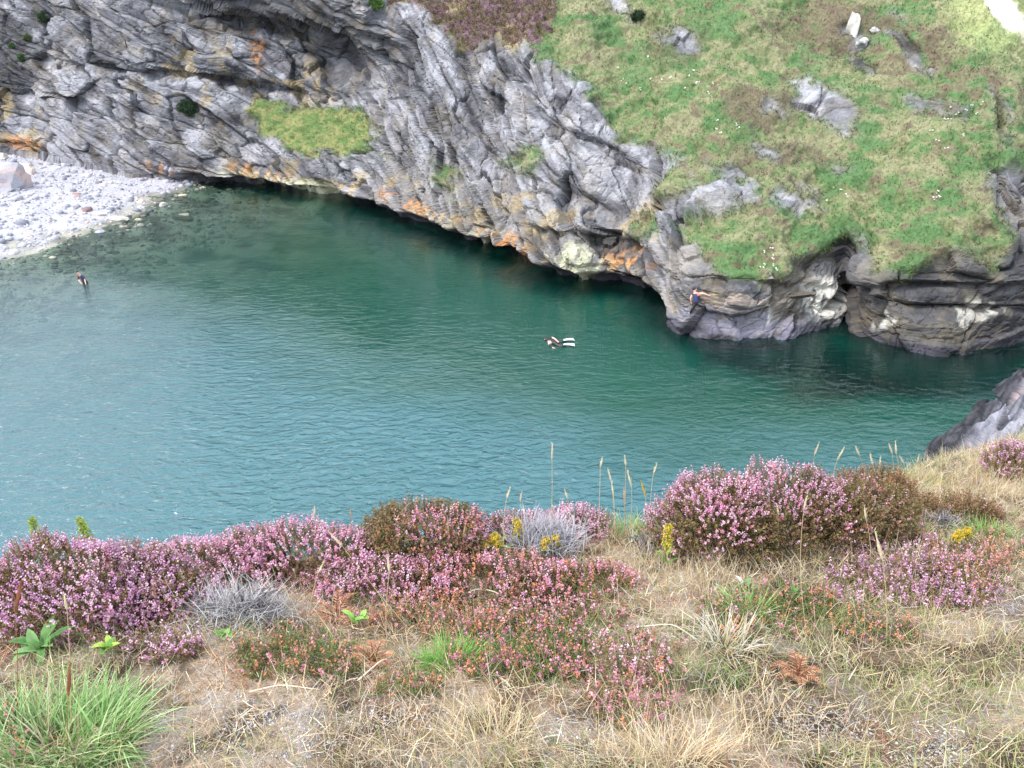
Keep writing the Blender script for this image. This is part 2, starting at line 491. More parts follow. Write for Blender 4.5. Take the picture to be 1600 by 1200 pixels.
# dark rock top left and right, with shade painted into overhangs, recesses and clefts
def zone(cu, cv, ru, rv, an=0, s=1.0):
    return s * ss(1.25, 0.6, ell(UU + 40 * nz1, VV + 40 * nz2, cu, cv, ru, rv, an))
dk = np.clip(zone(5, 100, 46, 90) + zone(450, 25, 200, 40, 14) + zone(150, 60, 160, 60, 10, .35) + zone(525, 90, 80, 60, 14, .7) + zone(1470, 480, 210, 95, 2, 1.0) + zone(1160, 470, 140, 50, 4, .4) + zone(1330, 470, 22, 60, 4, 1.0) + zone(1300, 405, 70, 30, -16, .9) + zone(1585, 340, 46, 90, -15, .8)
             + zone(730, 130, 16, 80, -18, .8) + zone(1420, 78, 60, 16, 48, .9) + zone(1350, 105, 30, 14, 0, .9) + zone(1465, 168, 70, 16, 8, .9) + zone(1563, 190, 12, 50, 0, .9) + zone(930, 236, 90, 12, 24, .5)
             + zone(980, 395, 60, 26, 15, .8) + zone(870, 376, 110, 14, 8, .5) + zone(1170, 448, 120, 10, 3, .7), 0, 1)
rk = mixc(rk, lin(124, 116, 108), .55 * ss(7, 2.5, A[..., 2] + 5 * nz1) * ss(.35, .55, q1) * ss(540, 640, UU))
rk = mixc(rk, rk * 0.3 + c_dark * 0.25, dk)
# ochre and lichen
oc = ss(0.5, 0.66, fbm(A * 0.8 + 200, 4)) * (0.25 + 0.9 * np.clip(zone(360, 130, 170, 60, 8) + zone(20, 190, 50, 60) + zone(470, 270, 120, 26, 8) + zone(1000, 350, 90, 40) + zone(690, 320, 130, 24, 20) + zone(860, 340, 140, 30, 10) + zone(1130, 480, 70, 16), 0, 1))
rk = mixc(rk, lin(158, 138, 100), np.clip(0.5 * oc, 0, .6))
band = np.interp(UU, [-900, 0, 240, 330, 540, 700, 800, 1000, 1040, 1300, 1600, 2500], [.4, .4, .6, 1.3, 1.7, 1.7, 1.8, 1.8, 1.6, 1.5, 1.3, 1.3])
foot = np.interp(UU, [-900, 0, 60, 200, 330], [3.2, 2.7, 2.2, 1.0, 0.0])
hz = A[..., 2] - foot + 0.7 * nz1 + 0.5 * nz2
drip = fbm(np.stack([along * 2.6, A[..., 1] * 2.6, A[..., 2] * 0.6], -1) + 300, 4)
def stain(cu, cv, ru, rv, an, lo, hi, s=1.0):
    return s * ss(1.2, 0.5, ell(UU + 14 * nz2, VV, cu, cv, ru, rv, an)) * ss(lo, hi, drip)
ye = np.clip(stain(400, 278, 70, 14, 10, .4, .55) + stain(480, 296, 46, 18, 6, .3, .5) + stain(905, 414, 30, 34, 10, .25, .42) + stain(735, 376, 12, 14, 0, .2, .4, .8) + stain(930, 412, 70, 18, 4, .45, .6), 0, 1)
orr = np.clip(stain(795, 385, 30, 24, 30, .38, .52) + stain(985, 412, 50, 26, 8, .42, .56) + stain(400, 270, 60, 14, 12, .45, .6, .8) + stain(255, 262, 50, 10, 12, .48, .6, .7) + stain(640, 318, 60, 12, 22, .5, .62, .8) + stain(35, 222, 40, 12, 10, .35, .5, .9) + stain(400, 78, 12, 40, -10, .4, .5, .7), 0, 1)
wh = np.clip(stain(1290, 466, 36, 40, 10, .3, .44) + stain(1205, 490, 12, 20, -20, .5, .58) + stain(1530, 490, 40, 26, 0, .5, .62, .6) + stain(1375, 500, 26, 14, -30, .45, .58, .8), 0, 1)
lich = ss(.5, .68, hz / band) * ss(1.25, .95, hz / band) * ss(262, 300, UU) * ss(1040, 1000, UU) * ss(.42, .56, drip) * ss(.4, .55, fbm(A * .33 + 340, 2))
lich_c = ss(.45, .58, fbm(A * .5 + 320, 3))
wet = ss(1.0, 0.8, hz / (band * 0.68)) * ss(260, 330, UU)
wet = np.where(UU > 1030, ss(0.9, 0.5, hz / 0.8), wet)
rk = mixc(rk, mixc(np.broadcast_to(lin(58, 55, 66), A.shape), lin(38, 37, 44), ss(.4, .6, q1)), 0.92 * wet)
rk = mixc(rk, lin(92, 86, 76), 0.75 * zone(1450, 520, 160, 18, 6) * ss(.4, .55, q3))
rk = mixc(rk, lin(126, 122, 138), 0.7 * zone(1160, 505, 110, 22, 6) * ss(.35, .6, q1))
rk = mixc(rk, lin(164, 146, 134), 0.8 * zone(1150, 476, 70, 14, 0) * ss(.42, .56, q3))
rk = mixc(rk, mixc(np.broadcast_to(lin(170, 140, 100), A.shape), lin(178, 172, 148), lich_c), .6 * lich)
rk = mixc(rk, lin(192, 188, 160), 0.9 * ye)
rk = mixc(rk, lin(176, 124, 80), 0.85 * orr)
rk = mixc(rk, lin(206, 200, 190), 0.9 * wh)

g1, g2 = fbm(A * 0.45 + 400, 4), fbm(A * np.array([1.5, 1.5, 2.5]) + 420, 4)
turf_green, turf_tan, turf_brown, turf_olive = lin(80, 105, 67), lin(126, 123, 94), lin(98, 86, 72), lin(100, 110, 74)
g3 = fbm(A * np.array([4., 4., 6.]) + 460, 3)
tf_ = ss(.22, .8, g1 + 0.55 * (g2 - .5) + 0.25 * (g3 - .5))
tc_ = mixc(np.broadcast_to(turf_green, A.shape), turf_olive, ss(.1, .6, tf_))
tc_ = mixc(tc_, turf_tan, ss(.4, 1.0, tf_))
tc_ = mixc(tc_, turf_tan, 0.8 * np.clip(zone(1420, 130, 200, 100) * .7 + zone(1000, 80, 160, 60) * .35 + zone(840, 250, 40, 30) + zone(1590, 200, 40, 70), 0, 1) * ss(.35, .6, g2))
tc_ = mixc(tc_, turf_brown, np.clip(0.8 * ss(.5, .72, g2) * ss(.42, .6, fbm(A * .6 + 440, 3)) + zone(1180, 172, 60, 36, 10, .8) + zone(1380, 60, 110, 50, 20, .8) * ss(.35, .6, g2) + zone(1230, 240, 110, 18, 6, .6) + zone(1290, 40, 80, 40, 0, .5) + zone(1470, 120, 90, 50, 10, .6) * ss(.4, .6, g2) + zone(1150, 262, 70, 12, 8, .6) + zone(1060, 70, 50, 34, 0, .5) + zone(1500, 400, 90, 18, 0, .4), 0, .9))
HEATH = inpoly(ju, jv, [(596, -400), (596, 20), (700, 55), (716, 88), (800, 84), (850, 70), (862, -10), (900, -400)])
tc_ = np.where(HEATH[..., None], mixc(mixc(np.broadcast_to(lin(98, 92, 66), A.shape), lin(116, 94, 102), ss(.45, .62, g2)), lin(150, 136, 104), ss(.58, .72, g1)), tc_)
sunlit_path = ss(1.2, .7, ell(UU + 16 * nz2, VV + 20 * nz1, 1572, 28, 46, 20, 35))  # bright path, its sunshine put into the colour
tc_ = mixc(tc_, lin(222, 212, 184), sunlit_path)
tc_ = mixc(tc_, lin(158, 162, 112), .6 * ss(1.3, .6, ell(UU, VV + 20 * nz1, 1545, 30, 70, 50, 20)) * (1 - sunlit_path))  # sunlit grass round the path, painted paler
tc_ = np.where(inpoly(UU, VV, LEDGE)[..., None], mixc(np.broadcast_to(lin(92, 110, 66), A.shape), lin(124, 124, 82), ss(.35, .65, g2)), tc_)
col = rk * (1 - Gs[..., None]) + tc_ * Gs[..., None]
col *= (0.86 + 0.28 * e)[..., None]

F = grid_faces(*A.shape[:2])
fg = (G.ravel()[F].sum(1) >= 2.5)
def submesh(V, F, col):
    ids, inv = np.unique(F, return_inverse=True)
    return V[ids], inv.reshape(F.shape), col[ids]
Vf, Cf = B.reshape(-1, 3), col.reshape(-1, 3)
v_, f_, c_ = submesh(Vf, F[~fg], Cf)
cliff = tag(mesh('cliff', v_, f_, M_rock, c_, smooth=False), kind='structure')
v_, f_, c_ = submesh(Vf, F[fg], Cf)
hill = tag(mesh('hillside', v_, f_, M_turf, c_, smooth=True), kind='structure')

def surf(u, v):
    """Point of the displaced far surface nearest a column and row of the photograph, with its normal."""
    i = int(np.argmin(abs(gu - u)))
    pu, pv = project(B[i, 4:4 + NB])
    j = 4 + int(np.argmin(abs(pv - v)))
    return B[i, j].copy(), ns[i, j].copy()

# ------------------------------------------------------------------ beach and sea bed
BW = np.concatenate([[[-130.0, 30.0]], at_z(np.array([-60, 0, 60, 150, 230, 284]), np.array([428, 408, 394, 361, 330, 296]), 0)[:, :2], [[-27.0, 92.0]]])
FW = at_z(st_u[5:], rows_v[5:, 0], 0)[:, :2]
def seabed_z(x, y):
    d, s = segdist(x, y, BW)
    d = d * s                                   # + on the land side (left of the line)
    p = np.stack([x, y, 0 * x], -1)
    z = np.where(d > 0, 0.098 * d, np.maximum(-0.115 * -d, -4.2))
    z = z + 0.5 * (fbm(p * 0.4, 4) - 0.5) * np.clip(np.abs(d), 0.5, 1.5) + 0.10 * (fbm(p * 1.3 + 5, 3) - .5)
    # drowned reef of dark rock in front of the right-hand rocks
    for (u, v, rx_, ry_, h) in [(1290, 590, 5.2, 3.0, 1.7), (1400, 605, 4.2, 2.4, 1.6), (1180, 562, 4.0, 1.6, 1.7), (1240, 620, 3.0, 2.0, 1.4)]:
        c = at_z(u, v, 0)
        z = z + h * np.exp(-(((x - c[0]) / rx_) ** 2 + ((y - c[1]) / ry_) ** 2)) * (0.7 + 0.6 * fbm(p * 0.9 + 8, 3))
    return np.where(d > 0, z, np.minimum(z, -0.02 - 0.02 * np.clip(-d, 0, 9)))
sx, sy = np.arange(-110, 46, 0.5), np.arange(6, 96, 0.5)
SX, SY = np.meshgrid(sx, sy)
SZ = seabed_z(SX, SY)
sp_ = np.stack([SX, SY, SZ], -1)
n1, n2 = fbm(sp_ * 0.7 + 3, 4), fbm(sp_ * 2.3 + 9, 3)
dry = ss(0.02, 0.25, SZ)
sc_ = mixc(mixc(np.broadcast_to(lin(150, 146, 132), sp_.shape), lin(108, 106, 96), ss(.4, .6, n1)), lin(166, 162, 168), dry)
sc_ = mixc(sc_, lin(58, 62, 56), ss(.56, .66, n1) * ss(0.0, -0.4, SZ) * .8)
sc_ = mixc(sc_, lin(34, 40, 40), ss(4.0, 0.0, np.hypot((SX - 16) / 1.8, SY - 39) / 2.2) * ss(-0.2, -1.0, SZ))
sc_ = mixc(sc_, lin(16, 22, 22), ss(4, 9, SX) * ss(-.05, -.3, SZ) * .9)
sc_ *= (0.82 + 0.36 * n2)[..., None]
bf = grid_faces(*SX.shape)
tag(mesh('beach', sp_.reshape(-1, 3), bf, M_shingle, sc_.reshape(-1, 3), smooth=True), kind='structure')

# ------------------------------------------------------------------ water
wxs, wys = np.arange(-110, 60, 0.6), np.arange(5, 100, 0.6)
WX, WY = np.meshgrid(wxs, wys)
wd = -seabed_z(WX, WY)
fd, _ = segdist(WX, WY, FW)
wd = np.minimum(wd, 0.35 + 1.25 * fd + 0.5 * (fbm(np.stack([WX, WY, 0 * WX], -1) * 0.7, 3) - .5))
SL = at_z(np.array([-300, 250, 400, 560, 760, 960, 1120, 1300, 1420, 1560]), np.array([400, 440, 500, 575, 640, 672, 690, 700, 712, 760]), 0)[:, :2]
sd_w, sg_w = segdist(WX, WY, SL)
skylit = ss(-3.0, 5.5, -sd_w * sg_w + 5 * (fbm(np.stack([WX * .5, WY, 0 * WX], -1) * 0.3 + 3, 3) - .5))
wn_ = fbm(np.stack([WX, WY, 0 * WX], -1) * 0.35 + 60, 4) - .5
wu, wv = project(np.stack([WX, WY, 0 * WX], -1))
cliff_reflect = np.clip(ss(4.2, .3, fd + 4 * wn_) * .75 + .85 * ss(1.25, .5, ell(wu, wv, 1400, 585, 260, 52, 4) + 1.1 * wn_), 0, .9)
V = np.stack([WX, WY, 0 * WX], -1).reshape(-1, 3)
m, n, l, out = nt('sea_water')
at = n.new('ShaderNodeAttribute'); at.attribute_name = 'depth'
ma = n.new('ShaderNodeMath'); ma.operation = 'MULTIPLY'; ma.inputs[1].default_value = -0.48
ex = n.new('ShaderNodeMath'); ex.operation = 'EXPONENT'
l.new(at.outputs['Fac'], ma.inputs[0]); l.new(ma.outputs[0], ex.inputs[0])
geo = n.new('ShaderNodeNewGeometry')
mp = n.new('ShaderNodeMapping'); mp.inputs['Scale'].default_value = (0.75, 1.5, 1); mp.inputs['Rotation'].default_value = (0, 0, math.radians(-24))
l.new(geo.outputs['Position'], mp.inputs['Vector'])
no1 = n.new('ShaderNodeTexNoise'); no1.inputs['Scale'].default_value = 1.9; no1.inputs['Detail'].default_value = 4; no1.inputs['Roughness'].default_value = 0.55; no1.inputs['Distortion'].default_value = 0.6
no2 = n.new('ShaderNodeTexNoise'); no2.inputs['Scale'].default_value = 0.5; no2.inputs['Detail'].default_value = 3
no3 = n.new('ShaderNodeTexNoise'); no3.inputs['Scale'].default_value = 0.075; no3.inputs['Detail'].default_value = 3
for q in (no1, no2): l.new(mp.outputs['Vector'], q.inputs['Vector'])
l.new(geo.outputs['Position'], no3.inputs['Vector'])
b1 = n.new('ShaderNodeBump'); b1.inputs['Strength'].default_value = 1.0; b1.inputs['Distance'].default_value = 0.24
b2 = n.new('ShaderNodeBump'); b2.inputs['Strength'].default_value = 1.0; b2.inputs['Distance'].default_value = 0.22
l.new(no2.outputs['Fac'], b2.inputs['Height'])
l.new(no1.outputs['Fac'], b1.inputs['Height']); l.new(b2.outputs['Normal'], b1.inputs['Normal'])
teal = n.new('ShaderNodeMixRGB')
teal.inputs['Color1'].default_value = (0.0012, 0.041, 0.028, 1)
teal.inputs['Color2'].default_value = (0.002, 0.066, 0.044, 1)
l.new(no3.outputs['Fac'], teal.inputs['Fac'])
at2 = n.new('ShaderNodeAttribute'); at2.attribute_name = 'skylit'                 # pale sky reflection painted into the near water's colour; also raises the ripples
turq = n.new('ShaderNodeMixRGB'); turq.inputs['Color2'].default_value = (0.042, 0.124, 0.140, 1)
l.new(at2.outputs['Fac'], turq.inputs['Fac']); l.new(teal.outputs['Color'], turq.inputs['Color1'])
at3 = n.new('ShaderNodeAttribute'); at3.attribute_name = 'cliff_reflect'                  # cliff's dark reflection painted into the water colour at its foot and the inlet
refl = n.new('ShaderNodeMixRGB'); refl.inputs['Color2'].default_value = (0.001, 0.016, 0.013, 1)
l.new(at3.outputs['Fac'], refl.inputs['Fac']); l.new(turq.outputs['Color'], refl.inputs['Color1'])
body = n.new('ShaderNodeBsdfDiffuse'); l.new(refl.outputs['Color'], body.inputs['Color'])
clear = n.new('ShaderNodeBsdfTransparent'); clear.inputs['Color'].default_value = (0.70, 0.88, 0.84, 1)
mx = n.new('ShaderNodeMixShader'); l.new(ex.outputs[0], mx.inputs['Fac']); l.new(body.outputs[0], mx.inputs[1]); l.new(clear.outputs[0], mx.inputs[2])
gl = n.new('ShaderNodeBsdfGlossy'); gl.inputs['Roughness'].default_value = 0.08; gl.inputs['Color'].default_value = (1, 1, 1, 1)
wmr = n.new('ShaderNodeMapRange'); wmr.inputs['To Min'].default_value = 0.2; wmr.inputs['To Max'].default_value = 1.0
l.new(at2.outputs['Fac'], wmr.inputs['Value'])
l.new(wmr.outputs['Result'], b1.inputs['Strength']); l.new(wmr.outputs['Result'], b2.inputs['Strength'])
l.new(b1.outputs['Normal'], gl.inputs['Normal'])
fr = n.new('ShaderNodeFresnel'); fr.inputs['IOR'].default_value = 1.5
l.new(b1.outputs['Normal'], fr.inputs['Normal'])
mx2 = n.new('ShaderNodeMixShader'); l.new(fr.outputs[0], mx2.inputs['Fac']); l.new(mx.outputs[0], mx2.inputs[1]); l.new(gl.outputs[0], mx2.inputs[2])
l.new(mx2.outputs[0], out.inputs['Surface'])
tag(mesh('water', V, grid_faces(*WX.shape), m, None, {'depth': np.maximum(wd, 0).ravel(), 'skylit': skylit.ravel(), 'cliff_reflect': cliff_reflect.ravel()}, smooth=True), kind='structure')

# ------------------------------------------------------------------ the near headland we stand on
def plane_hit(u, v):
    rx, rz = ray(u, v)
    y = (CAM_H - 17.3) / (-rz - 0.268)
    return rx * y, y
_eu = np.array([-250, -100, 0, 200, 400, 600, 760, 950, 1040, 1200, 1320, 1440, 1500, 1600, 1720, 1900], float)
_ev = np.array([915, 905, 897, 897, 882, 872, 858, 846, 838, 806, 778, 742, 716, 688, 672, 655], float)
EX, EY = plane_hit(_eu, _ev)
COAST = np.array([[-120, 6], [-40, 11], [-14, 12.5], [-4, 14], [6, 17], [13, 24], [17.7, 30.9], [22.3, 35.5], [27.7, 40.3], [34, 45], [60, 52]], float)

def land_z(x, y, detail=True):
    x, y = np.asarray(x, float), np.asarray(y, float)
    p = np.stack([x, y, 0 * x], -1)
    pl = 17.3 - 0.268 * y
    if detail:
        pl = pl + 0.16 * (fbm(p * 1.5 + 2, 3) - 0.5) + 0.07 * (fbm(p * 6 + 12, 3) - 0.5)
    d = np.maximum(y - np.interp(x, EX, EY), 0)
    up = pl - 1.3 * d * d / (d + 0.3)
    dc, s = segdist(x, y, COAST)
    dc = -dc * s
    n = fbm(p * 0.5 + 30, 4) - 0.5
    h = np.interp(dc + 1.8 * n + .9 * (fbm(p * 2.2 + 61, 3) - .5) - .2, [-9, 0, .5, 2.3, 3.2, 4.8, 8, 16], [-8, -.1, .3, .75, 2.5, 3.7, 4.7, 5.6])
    if detail:
        q = x * 0.8 + y * 0.55
        st = saw(q / 0.9 + 1.4 * n)
        h = h + ss(0, 1, dc) * ss(8, 4.5, dc) * (0.6 * (st - .5) + 1.3 * (fbm(p * 1.3 + 77, 4) - .5) + .7 * slabs(np.stack([x * .7 + y * .2, y * .6, 0 * x], -1), 21., .8)[0]) + ss(3.5, 6, dc) * 0.35 * (fbm(p * 0.9 + 5, 3) - .5)
    return np.maximum(up, h)

xs = np.concatenate([np.arange(-70, -4.2, 1.3), np.arange(-4.2, 6, 0.04), np.arange(6, 32, 0.2), np.arange(32, 62, 1.5)])
ys = np.concatenate([np.arange(-7, 0.6, 0.4), np.arange(0.6, 7.2, 0.04), np.arange(7.2, 44, 0.22), np.arange(44, 56, 1.5)])
LX, LY = np.meshgrid(xs, ys)
LZ = land_z(LX, LY)
LP = np.stack([LX, LY, LZ], -1)
a1, a2, a3 = fbm(LP * 2.2 + 500, 4), fbm(LP * 9 + 510, 4), fbm(LP * 0.6 + 520, 4)
gc = mixc(mixc(np.broadcast_to(lin(112, 96, 82), LP.shape), lin(166, 146, 124), ss(.35, .6, a1)), lin(176, 168, 166), ss(.58, .7, a2) * .3)
gc = mixc(gc, lin(58, 46, 38), .8 * ss(.5, .36, a2))
dcoast, sg = segdist(LX, LY, COAST)
dcoast = -dcoast * sg
far_ = (LY > 8.5)
rb = mixc(mixc(np.broadcast_to(lin(74, 72, 80), LP.shape), lin(142, 140, 150), ss(.36, .56, a1)), lin(150, 108, 92), ss(.64, .72, a3) * .5)
rb = mixc(rb, mixc(np.broadcast_to(lin(36, 36, 42), LP.shape), lin(72, 70, 76), ss(.45, .65, a2)), ss(2.0, 1.3, dcoast + 1.2 * (a3 - .5)))
gb = mixc(mixc(np.broadcast_to(lin(176, 158, 122), LP.shape), lin(146, 144, 88), ss(.45, .62, a1)), lin(120, 96, 78), ss(.58, .7, a3))
top_ = ss(3.3, 4.3, dcoast + 2.2 * (a3 - .5) + 1.2 * (a1 - .5))
rb = mixc(rb, gb, top_)
gc = np.where(far_[..., None], rb, gc)
LF = grid_faces(*LX.shape)
cy = LY.ravel()[LF].mean(1)
isfar = cy > 8.5
v_, f_, c_ = submesh(LP.reshape(-1, 3), LF[~isfar], gc.reshape(-1, 3))
tag(mesh('ground', v_, f_, M_soil, c_, smooth=True), kind='structure')
v_, f_, c_ = submesh(LP.reshape(-1, 3), LF[isfar], gc.reshape(-1, 3))
tag(mesh('headland', v_, f_, M_rock, c_, smooth=False), kind='structure')

def ground(u, v):
    """Where the line of sight of a point of the photograph meets the near ground."""
    u, v = np.atleast_1d(np.asarray(u, float)), np.atleast_1d(np.asarray(v, float))
    rx, rz = ray(u, v)
    y = np.full(u.shape, 0.8)
    for _ in range(26):
        g = CAM_H + rz * y - land_z(rx * y, y)
        y = y + np.clip(g * 0.9, -0.3, 0.5)
        y = np.clip(y, 0.5, 9)
    return np.stack([rx * y, y, land_z(rx * y, y)], -1)

def mpp(p):
    p = np.asarray(p, float)
    return (p[..., 1] * CP - (p[..., 2] - CAM_H) * SP) / FPX           # metres per pixel of the photograph at a point

# ------------------------------------------------------------------ plant shapes
def frames(ax):
    ax = ax / (np.linalg.norm(ax, axis=-1, keepdims=True) + 1e-9)
    ref = np.where(np.abs(ax[..., 2:]) < 0.9, np.array([0., 0, 1]), np.array([1., 0, 0]))
    s = np.cross(ax, ref); s /= np.linalg.norm(s, axis=-1, keepdims=True) + 1e-9
    return ax, s, np.cross(s, ax)

def blades(base, head, lean, curve, L, W, c0, c1, seg=3, blunt=0.0):
    """Curved tapering leaves. Returns vertices, faces (quads + tip triangles), colours."""
    N = len(base)
    V, cc = [], []
    hd = np.stack([np.cos(head), np.sin(head), 0 * head], -1)
    tw = rng.uniform(-0.9, 0.9, N)
    sd_ = np.stack([-np.sin(head + tw), np.cos(head + tw), 0 * head], -1)
    pos = np.array(base, float)
    for k in range(seg + 1):
        t = k / seg
        w = W * (1 - (1 - blunt) * t ** 1.5) * 0.5
        if k < seg:
            V += [pos - sd_ * w[:, None], pos + sd_ * w[:, None]]
            cc += [mixc(c0, c1, np.full(N, t))] * 2
        else:
            V += [pos]; cc += [mixc(c0, c1, np.full(N, 1.0))]
        th = lean + curve * (t + 0.5 / seg)
        pos = pos + (L / seg)[:, None] * (hd * np.sin(th)[:, None] + np.array([0, 0, 1.0]) * np.cos(th)[:, None])
    K = 2 * seg + 1
    V = np.stack(V, 1).reshape(-1, 3); cc = np.stack(cc, 1).reshape(-1, 3)
    o = (np.arange(N) * K)[:, None]
    q = np.concatenate([o + np.array([2 * k, 2 * k + 1, 2 * k + 3, 2 * k + 2]) for k in range(seg - 1)], 0) if seg > 1 else np.zeros((0, 4), int)
    t_ = o + np.array([2 * seg - 2, 2 * seg - 1, 2 * seg])
    return V, [q, t_], cc

def sprigs(base, axis, L, nleaf, lw, ll, col_low, col_top, frac, spread=0.55):
    """Heather shoots: a thin stem set round with small leaves below and florets above (above fraction frac)."""
    N = len(base)
    ax, s, b = frames(axis)
    k = np.arange(nleaf)
    h = ((k + 0.5) / nleaf)[None] + rng.uniform(-.05, .05, (N, nleaf))
    ph = k[None] * 2.4 + rng.uniform(0, 6.28, (N, 1))
    rad = np.cos(ph)[..., None] * s[:, None] + np.sin(ph)[..., None] * b[:, None]
    p0 = base[:, None] + ax[:, None] * (h * L[:, None])[..., None]
    top = h > frac[:, None]
    out_ = ax[:, None] * 0.62 + rad * spread * 1.4
    out_ /= np.linalg.norm(out_, axis=-1, keepdims=True)
    tan_ = np.cross(out_, rad + 0.35 * rng.normal(size=rad.shape)); tan_ /= np.linalg.norm(tan_, axis=-1, keepdims=True) + 1e-9
    len_ = ll * np.where(top, 1.0, 1.15) * rng.uniform(.7, 1.25, (N, nleaf)) * (1.15 - 0.45 * h)
    wid = lw * np.where(top, 1.0, 0.55) * rng.uniform(.7, 1.2, (N, nleaf))
    a = p0; t = p0 + out_ * len_[..., None]
    mid = p0 + out_ * (len_ * .55)[..., None]
    w_ = tan_ * (wid * .5)[..., None]
    V = np.stack([a, mid + w_, t, mid - w_], 2).reshape(-1, 3)
    cl = np.where(top[..., None], col_top[:, None], col_low[:, None]) * rng.uniform(.72, 1.25, (N, nleaf, 1))
    cc = np.repeat(cl.reshape(-1, 3), 4, 0)
    nq = N * nleaf
    Fq = np.arange(nq * 4).reshape(-1, 4)
    sw = s * (lw * 0.14)
    e_ = base + ax * (L * .95)[:, None]
    V2 = np.stack([base - sw, base + sw, e_ + sw * .4, e_ - sw * .4], 1).reshape(-1, 3)
    F2 = np.arange(N * 4).reshape(-1, 4) + nq * 4
    return np.concatenate([V, V2]), [np.concatenate([Fq, F2])], np.concatenate([cc, np.repeat(col_low * .7, 4, 0)])

def join(*parts):
    V, F, cc, o = [], [], [], 0
    for v, f, c in parts:
        V.append(v); cc.append(c)
        F += [np.asarray(x) + o for x in f if len(x)]
        o += len(v)
    return np.concatenate(V), F, np.concatenate(cc)

def tube(path, rad, sides=5, col=(.3, .3, .2)):
    path = np.asarray(path, float); n = len(path)
    rad = np.broadcast_to(np.asarray(rad, float), (n,))
    tg = np.gradient(path, axis=0)
    _, s, b = frames(tg)
    an = np.linspace(0, 2 * np.pi, sides, endpoint=False)
    V = path[:, None] + rad[:, None, None] * (np.cos(an)[None, :, None] * s[:, None] + np.sin(an)[None, :, None] * b[:, None])
    i = np.arange(n * sides).reshape(n, sides)
    F = np.stack([i[:-1], np.roll(i, -1, 1)[:-1], np.roll(i, -1, 1)[1:], i[1:]], -1).reshape(-1, 4)
    V = V.reshape(-1, 3)
    caps = [i[0][::-1][None], i[-1][None]]
    return V, [F] + caps, np.broadcast_to(np.asarray(col, float), V.shape).copy()

def pick(pal, n):
    c = np.array([p[0] for p in pal]); w = np.array([p[1] for p in pal], float)
    return c[rng.choice(len(c), n, p=w / w.sum())] * rng.uniform(.82, 1.18, (n, 1))

PINK, PALEPINK, ROSE, ORANGE, MAGENTA, MAUVE = lin(210, 146, 176), lin(226, 184, 202), lin(214, 144, 156), lin(212, 140, 104), lin(188, 98, 142), lin(194, 142, 182)
BROWN, OLIVE, GREEN, RUST, DKBROWN = lin(138, 112, 84), lin(124, 116, 74), lin(92, 116, 62), lin(156, 110, 82), lin(84, 68, 54)
STRAW, CREAM, TAN, PGREEN, LGREEN, GREY, LILAC = lin(206, 182, 144), lin(222, 206, 176), lin(188, 152, 122), lin(166, 168, 110), lin(128, 162, 88), lin(160, 154, 152), lin(182, 177, 182)
P_PINK = [(PINK, 4), (PALEPINK, 5), (ROSE, 1)]
P_MAUVE = [(MAUVE, 4), (PINK, 3), (PALEPINK, 5)]
P_ROSE = [(ROSE, 5), (PINK, 2), (PALEPINK, 3), (ORANGE, 2)]
P_BELL = [(MAGENTA, 3), (PINK, 1), (ROSE, 4), (ORANGE, 4)]
P_RUSTY = [(ORANGE, 5), (ROSE, 4), (RUST, 2), (PINK, 1)]
P_LEAF = [(BROWN, 4), (OLIVE, 4), (DKBROWN, 1), (RUST, 1)]
P_GREENLEAF = [(GREEN, 4), (OLIVE, 4), (BROWN, 1)]

def local(o, root_loc):
    return np.asarray(o) - np.asarray(root_loc)

